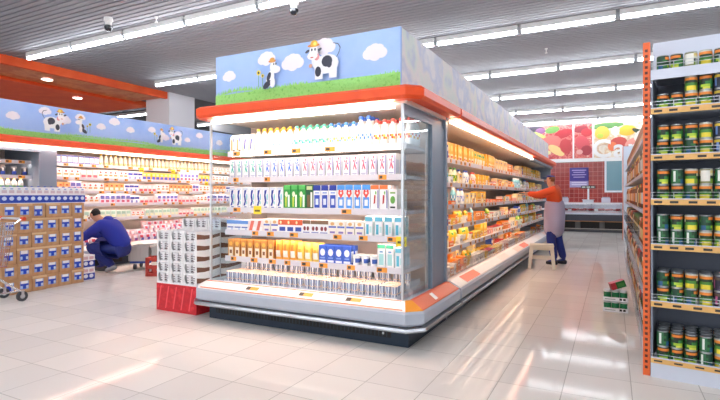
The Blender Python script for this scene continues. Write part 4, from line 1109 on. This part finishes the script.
MB().box(-.16, .16, -.125, -.11, .17, .21, 'stool_cream').box(-.16, .16, .11, .125, .17, .21, 'stool_cream').build('stretcher', so)
MB().box(-.15, .15, -.122, -.112, .33, .386, 'stool_cream').build('apron', so)

# ------------------------------------------------------------------ people
def skin(verts, edges, m, sub=2, root=0):
    bm = bmesh.new(); ly = bm.verts.layers.skin.verify(); vs_ = [bm.verts.new(v[:3]) for v in verts]
    for a_, b_ in edges: bm.edges.new((vs_[a_], vs_[b_]))
    for v, src in zip(vs_, verts):
        rx = src[3]; ry = src[4] if len(src) > 4 else rx
        v[ly].radius = (rx, ry)
    vs_[root][ly].use_root = True
    me = bpy.data.meshes.new('tmp'); bm.to_mesh(me); bm.free()
    o = bpy.data.objects.new('tmp', me); COL.objects.link(o)
    o.modifiers.new('s', 'SKIN').use_smooth_shade = True
    sb = o.modifiers.new('b', 'SUBSURF'); sb.levels = sub; sb.render_levels = sub
    dg = bpy.context.evaluated_depsgraph_get()
    out = bpy.data.meshes.new_from_object(o.evaluated_get(dg))
    bpy.data.objects.remove(o); bpy.data.meshes.remove(me)
    d_ = ([tuple(v.co) for v in out.vertices], [tuple(p.vertices) for p in out.polygons])
    bpy.data.meshes.remove(out)
    return d_
def add_raw(mb, d_, m):
    b = len(mb.v); i = mb.mi(m); mb.v += d_[0]
    for f_ in d_[1]: mb.f.append(tuple(b + k for k in f_)); mb.fm.append(i)
def ball(mb, c_, rx, ry, rz_, m, n=10, k=7):
    b = len(mb.v); i = mb.mi(m)
    for j in range(k + 1):
        ph = PI * j / k
        for q in range(n):
            th = 2 * PI * q / n
            mb.v.append((c_[0] + rx * math.sin(ph) * math.cos(th), c_[1] + ry * math.sin(ph) * math.sin(th), c_[2] + rz_ * math.cos(ph)))
    for j in range(k):
        for q in range(n):
            q2 = (q + 1) % n; mb.f.append((b + j * n + q, b + (j + 1) * n + q, b + (j + 1) * n + q2, b + j * n + q2)); mb.fm.append(i)

def hand(mb, wrist, dirv, up_, side, m):
    """palm, four unequal curled fingers and a side thumb"""
    w_ = Vector(wrist); d_ = Vector(dirv).normalized(); u_ = Vector(up_); u_ = (u_ - d_ * u_.dot(d_)).normalized(); s_ = d_.cross(u_).normalized() * side
    pc = w_ + d_ * .045
    add_raw(mb, skin([(*w_, .026, .02), (*pc, .036, .018), (*(w_ + d_ * .085), .036, .016)], [(0, 1), (1, 2)], m, 1), m)
    for k, (off, ln) in enumerate(((-.028, .062), (-.009, .074), (.010, .069), (.028, .052))):
        b0 = w_ + d_ * .075 + s_ * off; b1 = b0 + d_ * ln * .5; b2 = b1 + d_ * ln * .32 - u_ * ln * .2; b3 = b2 + d_ * ln * .15 - u_ * ln * .26
        add_raw(mb, skin([(*b0, .0095), (*b1, .009), (*b2, .0085), (*b3, .0075)], [(0, 1), (1, 2), (2, 3)], m, 1), m)
    t0 = w_ + d_ * .03 - s_ * .026; t1 = t0 + d_ * .025 - s_ * .022 - u_ * .008; t2 = t1 + d_ * .028 - s_ * .004 - u_ * .012
    add_raw(mb, skin([(*t0, .012), (*t1, .0105), (*t2, .0085)], [(0, 1), (1, 2)], m, 1), m)

def person(name, J, label, skin_hex, loc, rz, clothes, under='#1c2a78'):
    SK = C(skin_hex, .55); body = MB()
    V_ = [(*J['pelvis'], .13, .10), (*J['waist'], .115, .09), (*J['chest'], .14, .105), (*J['neck'], .05, .05), (*J['chin'], .058, .062), (*J['head'], .074, .088), (*J['crown'], .06, .07)]
    Ed = [(0, 1), (1, 2), (2, 3), (3, 4), (4, 5), (5, 6)]
    def chain(start, pts):
        p = start
        for q in pts:
            V_.append(q); Ed.append((p, len(V_) - 1)); p = len(V_) - 1
    for s_ in ('l', 'r'):
        chain(2, [(*J['sho_' + s_], .06), (*J['elb_' + s_], .042), (*J['wri_' + s_], .028)])
        chain(0, [(*J['hip_' + s_], .085), (*J['kne_' + s_], .058), (*J['ank_' + s_], .04), (*J['toe_' + s_], .035)])
    add_raw(body, skin(V_, Ed, SK, 2), SK)
    bare = [(Vector(J['head']), .16), (Vector(J['chin']), .12), (Vector(J['wri_l']), .08), (Vector(J['wri_r']), .08)]; ui = body.mi(under)
    for q, fc in enumerate(body.f):      # clothed skin takes the trousers' cloth
        c_ = sum((Vector(body.v[k]) for k in fc), Vector()) / len(fc)
        if not any((c_ - p_).length < r_ for p_, r_ in bare): body.fm[q] = ui
    for s_ in ('l', 'r'):
        e_, w_ = Vector(J['elb_' + s_]), Vector(J['wri_' + s_])
        hand(body, w_, w_ - e_, J.get('up', (0, 0, 1)), 1 if s_ == 'l' else -1, SK)
    # face: built around the head with its own forward direction
    hc = Vector(J['head']); fw = Vector(J['face']).normalized(); upv = (Vector(J['crown']) - Vector(J['chin'])).normalized(); fw = (fw - upv * fw.dot(upv)).normalized(); sd = fw.cross(upv)
    P_ = lambda a_, b_, c_: hc + fw * a_ + sd * b_ + upv * c_
    for s_ in (-1, 1):
        ball(body, P_(.082, s_ * .03, .005), .012, .012, .009, C('#f4f0ec', .3)); ball(body, P_(.092, s_ * .03, .005), .006, .006, .006, C('#2a2018', .3))
        ball(body, P_(.084, s_ * .03, .024), .016, .010, .004, C('#3a2a20', .7)); ball(body, P_(.0, s_ * .078, -.005), .014, .014, .03, SK)
    ball(body, P_(.097, 0, -.015), .014, .014, .022, SK); ball(body, P_(.084, 0, -.052), .02, .02, .006, C('#a85a50', .5))
    root = body.build(name, None, loc, rz, smooth=True); tag(root, label, 'person')
    for nm, mk in clothes: mk(nm, root, J, P_, fw, sd, upv)
    return root
def garment(parts, m, sub=2):
    def mk(nm, root, J, *_):
        mb = MB()
        for V_, Ed in parts(J): add_raw(mb, skin(V_, Ed, m, sub), m)
        mb.build(nm, root, smooth=True)
    return mk
def jacket(col, hood=False):
    m = mat('cloth_' + col.strip('#'), col, .8)
    def parts(J):
        V_ = [(*J['hem'], .175, .145), (*J['waist'], .17, .145), (*J['chest'], .19, .165), (*J['collar'], .115, .11), (*((Vector(J['chest']) + Vector(J['collar'])) / 2), .165, .15)]
        Ed = [(0, 1), (1, 2), (2, 4), (4, 3)]
        for s_ in ('l', 'r'):
            V_ += [(*J['sho_' + s_], .088), (*J['elb_' + s_], .068), (*J['cuf_' + s_], .048)]; n = len(V_); Ed += [(2, n - 3), (n - 3, n - 2), (n - 2, n - 1)]
        out = [(V_, Ed)]
        if hood:
            c_ = Vector(J['collar']); h_ = Vector(J['hood'])
            out.append(([(*c_, .09, .09), (*h_, .10, .08), (*(h_ + Vector((0, .03, -.08))), .08, .06)], [(0, 1), (1, 2)]))
        return out
    return garment(parts, m)
def trousers(col):
    m = mat('cloth_' + col.strip('#'), col, .8)
    def parts(J):
        V_ = [(*J['pelvis'], .15, .125), (*J['waist'], .12, .10)]; Ed = [(0, 1)]
        for s_ in ('l', 'r'):
            h_, k_ = Vector(J['hip_' + s_]), Vector(J['kne_' + s_])
            V_ += [(*h_, .125), (*h_.lerp(k_, .5), .118), (*k_, .09), (*J['tro_' + s_], .068)]; n = len(V_); Ed += [(0, n - 4), (n - 4, n - 3), (n - 3, n - 2), (n - 2, n - 1)]
        return [(V_, Ed)]
    return garment(parts, m)
def shoe(col, s_):
    m = C(col, .6)
    def parts(J):
        a_, t_ = Vector(J['ank_' + s_]), Vector(J['toe_' + s_])
        d_ = (t_ - a_); d_.z = 0; d_.normalize()
        heel = Vector((a_.x, a_.y, max(.045, J.get('heel_' + s_, .045)))) - d_ * .05
        return [([(*heel, .046, .044), (*((heel + t_) / 2 + Vector((0, 0, .005))), .048, .045), (*(t_ + d_ * .02), .042, .034)], [(0, 1), (1, 2)])]
    return garment(parts, m, 2)
def hair(col, long=False):
    m = C(col, .7)
    def mk(nm, root, J, P_, fw, sd, upv):
        mb = MB(); c_ = P_(-.022, 0, .03)
        d_ = skin([(*P_(.02, 0, .055), .080, .06), (*P_(-.03, 0, .035), .088, .085), (*P_(-.045, 0, -.05), .066, .05)], [(0, 1), (1, 2)], m, 2)
        add_raw(mb, d_, m); mb.build(nm, root, smooth=True)
    return mk
def cap(col):
    m = C(col, .7)
    def mk(nm, root, J, P_, fw, sd, upv):
        mb = MB()
        add_raw(mb, skin([(*P_(.0, 0, .05), .098, .10), (*P_(-.005, 0, .10), .082, .085)], [(0, 1)], m, 2), m)
        q = [P_(.06 + .085 * math.sin(PI * k / 8), .085 * math.cos(PI * k / 8), .052) for k in range(9)]
        mb.face([tuple(p) for p in q], m); mb.face([tuple(p - upv * .008) for p in reversed(q)], m)
        for k in range(8): mb.face([tuple(q[k + 1]), tuple(q[k]), tuple(q[k] - upv * .008), tuple(q[k + 1] - upv * .008)], m)
        mb.build(nm, root, smooth=True)
    return mk

J1 = dict(pelvis=(0, .07, .36), waist=(0, 0, .52), chest=(0, -.14, .68), neck=(0, -.27, .80), chin=(0, -.34, .82), head=(0, -.385, .88), crown=(0, -.385, .945), face=(0, -1, -.45),
          hem=(0, .08, .36), collar=(0, -.24, .775), hood=(0, -.15, .82),
          sho_l=(.17, -.20, .73), elb_l=(.22, -.42, .55), wri_l=(.14, -.62, .56), cuf_l=(.145, -.60, .558), sho_r=(-.17, -.20, .73), elb_r=(-.22, -.40, .55), wri_r=(-.10, -.62, .60), cuf_r=(-.105, -.60, .597),
          hip_l=(.10, .04, .36), kne_l=(.15, -.42, .47), ank_l=(.14, -.32, .09), toe_l=(.14, -.46, .04), tro_l=(.14, -.325, .085), hip_r=(-.10, .04, .36), kne_r=(-.15, -.40, .26), ank_r=(-.13, -.01, .15), toe_r=(-.13, -.12, .045), tro_r=(-.13, -.02, .13), heel_r=.13)
# the near foot is the one tucked under the body in the photograph
for k in ('hip', 'kne', 'ank', 'toe', 'tro'):
    l_, r_ = J1[k + '_l'], J1[k + '_r']; J1[k + '_l'], J1[k + '_r'] = (-r_[0], r_[1], r_[2]), (-l_[0], l_[1], l_[2])
J1['heel_l'] = J1.pop('heel_r')
J1['kne_l'] = (.14, -.40, .40)
person('person', J1, 'person in a blue hooded jacket crouching beside the milk boxes, facing the shelves', '#c99478', (-7.30, 5.40, 0), math.radians(-66),
       [('hooded_jacket', jacket('#1f2f9c', True)), ('trousers', trousers('#1c2a78')), ('shoe', shoe('#8a8c92', 'l')), ('shoe', shoe('#3a3c44', 'r')), ('hair', hair('#17120f'))]).scale = (1.1, 1.1, 1.1)
J2 = dict(pelvis=(0, .02, .93), waist=(0, .01, 1.08), chest=(0, 0, 1.28), neck=(0, -.02, 1.45), chin=(0, -.06, 1.50), head=(0, -.065, 1.575), crown=(0, -.06, 1.65), face=(0, -1, -.15),
          hem=(0, .02, .99), collar=(0, -.015, 1.425),
          sho_l=(.17, 0, 1.39), elb_l=(.20, -.27, 1.30), wri_l=(.16, -.48, 1.335), cuf_l=(.165, -.45, 1.33), sho_r=(-.17, 0, 1.39), elb_r=(-.20, -.25, 1.28), wri_r=(-.15, -.46, 1.30), cuf_r=(-.155, -.43, 1.297),
          hip_l=(.09, .02, .90), kne_l=(.10, -.05, .50), ank_l=(.10, .03, .09), toe_l=(.10, -.12, .04), tro_l=(.10, .02, .10), hip_r=(-.09, .02, .90), kne_r=(-.10, .05, .50), ank_r=(-.10, .17, .09), toe_r=(-.10, .03, .04), tro_r=(-.10, .16, .10))
def smock(col):
    m = mat('cloth_' + col.strip('#'), col, .8)
    def parts(J):
        return [([(0, -.01, .48, .235, .205), (0, 0, .78, .225, .20), (0, .01, .95, .23, .21), (0, .01, 1.10, .215, .19), (0, 0, 1.24, .205, .18)], [(0, 1), (1, 2), (2, 3), (3, 4)])]
    return garment(parts, m)
person('person', J2, 'person in blue cap, orange top and lilac smock reaching into the long chilled case', '#d8a488', (-.97, 9.80, 0), -PI / 2,
       [('orange_top', jacket('#e0582c')), ('smock', smock('#b4b0d0')), ('trousers', trousers('#26388c')), ('shoe', shoe('#2a2c38', 'l')), ('shoe', shoe('#2a2c38', 'r')), ('hair', hair('#8a5a38')), ('cap', cap('#3a3f9a'))], '#26388c')

# ------------------------------------------------------------------ far end: meat counter, scale, sign, window, picture panels
mc = empty('meat_counter', (-4.4, 18.75, 0)); tag(mc, 'long glass-topped meat counter with dark front before the red tiled wall', 'meat counter')
ML = 6.6
MB().box(0, ML, .25, 1.2, .0, .06, C('#5a5c62')).box(0, ML, .5, 1.2, .06, .36, C('#2b2622')).build('base', mc)
for k in range(9): MB().box(.1 + k * .78, .26 + k * .78, .22, .5, .06, .36, C('#6e6a68')).build('leg', mc)
MB().box(0, ML, .18, .22, .36, .40, C('#d89a6a')).box(0, ML, .16, .20, .10, .125, C('#c8c0b8')).build('foot_rail', mc)
MB().box(0, ML, .0, 1.2, .40, .62, C('#3a3c46', .3)).build('front_panel', mc)
MB().box(0, ML, -.03, .05, .62, .68, C('#c8ccd6', .3)).build('bumper', mc)
MB().box(0, ML, .05, 1.2, .62, .74, C('#e8d4d2')).build('display_deck', mc)
MB().box(0, ML, .02, .03, .68, 1.0, 'acrylic').build('front_glass', mc)
MB().box(0, ML, .0, .55, 1.0, 1.03, C('#f0f0f4', .3)).build('top_shelf', mc)
for k in range(8): MB().box(.05 + k * .92, .08 + k * .92, .388, .412, .74, 1.0, 'steel').build('support', mc)
def cut():
    mb = MB(); ball(mb, (0, 0, .045), .11, .12, .045, C('#b8383c', .4), 10, 6); ball(mb, (.03, -.05, .062), .06, .06, .028, C('#f0d8d0', .5), 8, 5)
    return mb.build('meat_cut', smooth=True)
CU = Proto(cut, 'meat'); 
def cut2():
    mb = MB(); ball(mb, (0, 0, .04), .12, .10, .04, C('#d87a78', .4), 10, 6); return mb.build('meat_cut', smooth=True)
CU2 = Proto(cut2, 'meat')
def paper_tag():
    return MB().box(-.06, .06, 0, .004, 0, .07, C('#f8f4ee')).build('price_card')
PT2 = Proto(paper_tag, 'price card')
for k in range(23):
    x = -4.2 + k * .27
    (CU if k % 3 else CU2).put((x, 19.0, .7405), k * .7, 'cut of red and pale meat, %s from left, front counter row' % nth(k + 1))
    (CU2 if k % 2 else CU).put((x + .1, 19.3, .7405), k * 1.1, 'cut of meat in far counter, %s from left, back row' % nth(k + 1))
for k in range(7):
    PT2.put((-3.9 + k * .85, 18.86, .7405), 0, 'white price card standing in the far meat counter, %s from the left' % nth(k + 1))
sc_ = empty('weighing_scale', (-.76, 19.05, 1.0305)); tag(sc_, 'white weighing scale with dark display pole on the far meat counter', 'scale')
MB().box(-.17, .17, -.14, .14, 0, .09, C('#c4c6d0')).build('body', sc_); MB().box(-.19, .19, -.15, .15, .095, .11, 'steel').box(-.03, .03, -.03, .03, .09, .095, 'steel').build('pan', sc_)
MB().box(-.03, .03, .08, .12, .09, .50, C('#eef0f2')).build('pole', sc_)
hd_ = MB().box(-.23, .23, .06, .14, .50, .60, C('#23262a')); art_on(hd_, .46, .1, .06, [('r', (.06, .30, .3, .7), '#d8dcd2'), ('r', (.38, .62, .3, .7), '#d8dcd2'), ('r', (.70, .92, .3, .7), '#d8dcd2')], .5); hd_.build('display', sc_)
for x, l in ((-1.55, 'left of the scale'), (-.2, 'right of the scale')):
    tag(MB().box(-.14, .14, -.1, .1, 0, .16, C('#c9c4d2')).box(-.12, .12, -.09, .09, .16, .20, C('#a8a4b4')).build('counter_box', None, (x, 19.1, 1.0305)), 'pale lilac box on the far meat counter %s' % l, 'box')
# raised white rail of the back bar
wr = MB().box(-4.4, 2.2, 20.55, 21.1, 0, .92, C('#d8dae2')); wr.box(-4.45, 2.25, 20.5, 21.12, .92, .98, C('#f4f4f8'))
tag(wr.build('work_counter'), 'low white work counter against the red tiled wall behind the meat counter', 'counter')
sg = MB().box(-.34, .34, -.02, 0, 0, .78, C('#3a2a86'))
art_on(sg, .68, .78, -.02, [('r', (.0, 1, 0, .32), '#a89cc8'), ('r', (.12, .88, .84, .89), '#b8a8d8'), ('r', (.2, .8, .74, .78), '#b8a8d8'), ('r', (.12, .88, .62, .66), '#b8a8d8'), ('r', (.2, .8, .5, .54), '#b8a8d8'), ('r', (.1, .9, .22, .26), '#e6e0f2'), ('r', (.1, .9, .12, .16), '#e6e0f2')])
tag(sg.build('wall_sign', None, (-1.17, 21.13, 1.60)), 'purple notice board with pale text lines on the red tiled wall', 'sign')
wi = empty('window_1', (.06, 21.13, 1.40)); struct(wi)
f_ = MB()
for b_ in ((-.33, -.26, 0, 1.34), (.26, .33, 0, 1.34), (-.26, .26, 0, .07), (-.26, .26, 1.27, 1.34)): f_.box(b_[0], b_[1], -.05, 0, b_[2], b_[3], C('#e4e8ee'))
struct(f_.build('frame', wi)); struct(MB().box(-.26, .26, -.02, -.012, .07, 1.27, C('#6f9aa6', .08)).build('pane', wi))

bb = empty('picture_panel', (-3.5, 21.08, 2.74)); tag(bb, 'wide wall panel of meat and vegetable photographs with large white letters', 'billboard')
mat('meat_photo', '#d8605c', .5, noise=['#b83238', '#e88a80', '#c84444', '#f2c4b4'], scale=5)
mat('veg_photo', '#e8dcc8', .5, noise=['#f4ecdc', '#d8b48c', '#f0e2c8', '#c88a5a'], scale=3)
def panel(x0, x1, base, blobs):
    m = MB().box(x0, x1, -.03, 0, 0, 1.36, base); a = Art(m, -.03)
    for cx, cz, rx, rz_, cc, ro in blobs: a.ell(cx, cz, rx, rz_, cc, ro)
    m.build('photo', bb)
panel(0, 2.10, 'meat_photo', [(.55, 1.2, .5, .16, '#3a3442', .1), (.9, 1.16, .2, .12, '#8a5a86', 0), (1.35, 1.18, .28, .14, '#6a9a4c', .2), (.9, .98, .3, .07, '#c8d07a', -.5), (1.75, 1.0, .36, .17, '#b82a34', .3), (1.2, .62, .5, .3, '#e27a70', .4), (.7, .5, .4, .3, '#f0a898', -.4), (1.5, .35, .35, .16, '#f2d08a', -.6), (.95, .22, .36, .12, '#f0e2a0', .2), (1.85, .5, .22, .3, '#c83c40', .2)])
panel(2.16, 2.80, 'meat_photo', [(2.4, 1.15, .26, .14, '#8a2a34', .2), (2.6, 1.0, .2, .16, '#c03038', -.3), (2.45, .6, .25, .3, '#d8545c', .5), (2.6, .3, .2, .2, '#a82a38', 0), (2.35, .25, .12, .1, '#e8a8a0', 0)])
panel(2.87, 5.4, 'veg_photo', [(3.3, 1.22, .6, .12, '#4c7a3a', .05), (3.15, .95, .26, .26, '#eab84a', 0), (3.08, .85, .12, .1, '#b8c84a', 0), (4.0, 1.0, .3, .2, '#f0b030', .1), (3.6, 1.0, .14, .18, '#f4e4dc', 0), (4.35, .95, .22, .08, '#3a4a34', -.5), (3.7, .55, .3, .22, '#c84a40', .2), (3.5, .42, .16, .18, '#e87a4a', 0), (4.2, .5, .3, .2, '#e89a8a', .4), (4.7, .8, .5, .3, '#f2dcd0', .3), (3.9, .3, .3, .08, '#8a5a3a', .4), (4.9, .35, .4, .25, '#c85a58', .2)])
MB().box(-.06, 5.45, -.04, .02, -.14, 0, 'white').box(2.10, 2.16, -.035, 0, 0, 1.36, 'white').box(2.80, 2.87, -.035, 0, 0, 1.36, 'white').build('frame', bb)
tc_ = bpy.data.curves.new('lettering', 'FONT'); tc_.body = 'Car'; tc_.size = .95; tc_.extrude = .015; tc_.offset = .02; tc_.space_character = 1.12
tc_.materials.append(MATS['white'])
t0_ = bpy.data.objects.new('lettering_outline', tc_); COL.objects.link(t0_)
tm_ = bpy.data.meshes.new_from_object(t0_.evaluated_get(bpy.context.evaluated_depsgraph_get()))
bpy.data.objects.remove(t0_); bpy.data.curves.remove(tc_)
to = bpy.data.objects.new('lettering', tm_); COL.objects.link(to); to.parent = bb; to.rotation_euler = (PI / 2, 0, 0); to.location = (2.80, -.05, .03)
#@@END
# ------------------------------------------------------------------ camera, world, colour
cam = bpy.data.cameras.new('camera'); co = bpy.data.objects.new('camera', cam); COL.objects.link(co)
co.location = (0, 0, 1.3); co.rotation_euler = (PI / 2, 0, math.radians(27.3))
cam.sensor_width = 36; cam.lens = 489 / 720 * 36; cam.shift_y = -5 / 720; cam.clip_end = 200
SC.camera = co
w = bpy.data.worlds.new('World'); SC.world = w; w.use_nodes = True
w.node_tree.nodes['Background'].inputs[0].default_value = (0.93, 0.96, 1, 1)
w.node_tree.nodes['Background'].inputs[1].default_value = 1.4  # added soft fill, let in where the room has no rear wall
vs = SC.view_settings; vs.view_transform = 'Standard'; vs.look = 'None'; vs.exposure = 0.25; vs.gamma = 1; vs.use_curve_mapping = False
SC.cycles.max_bounces = 8; SC.cycles.transparent_max_bounces = 12
SC.cycles.use_denoising = True
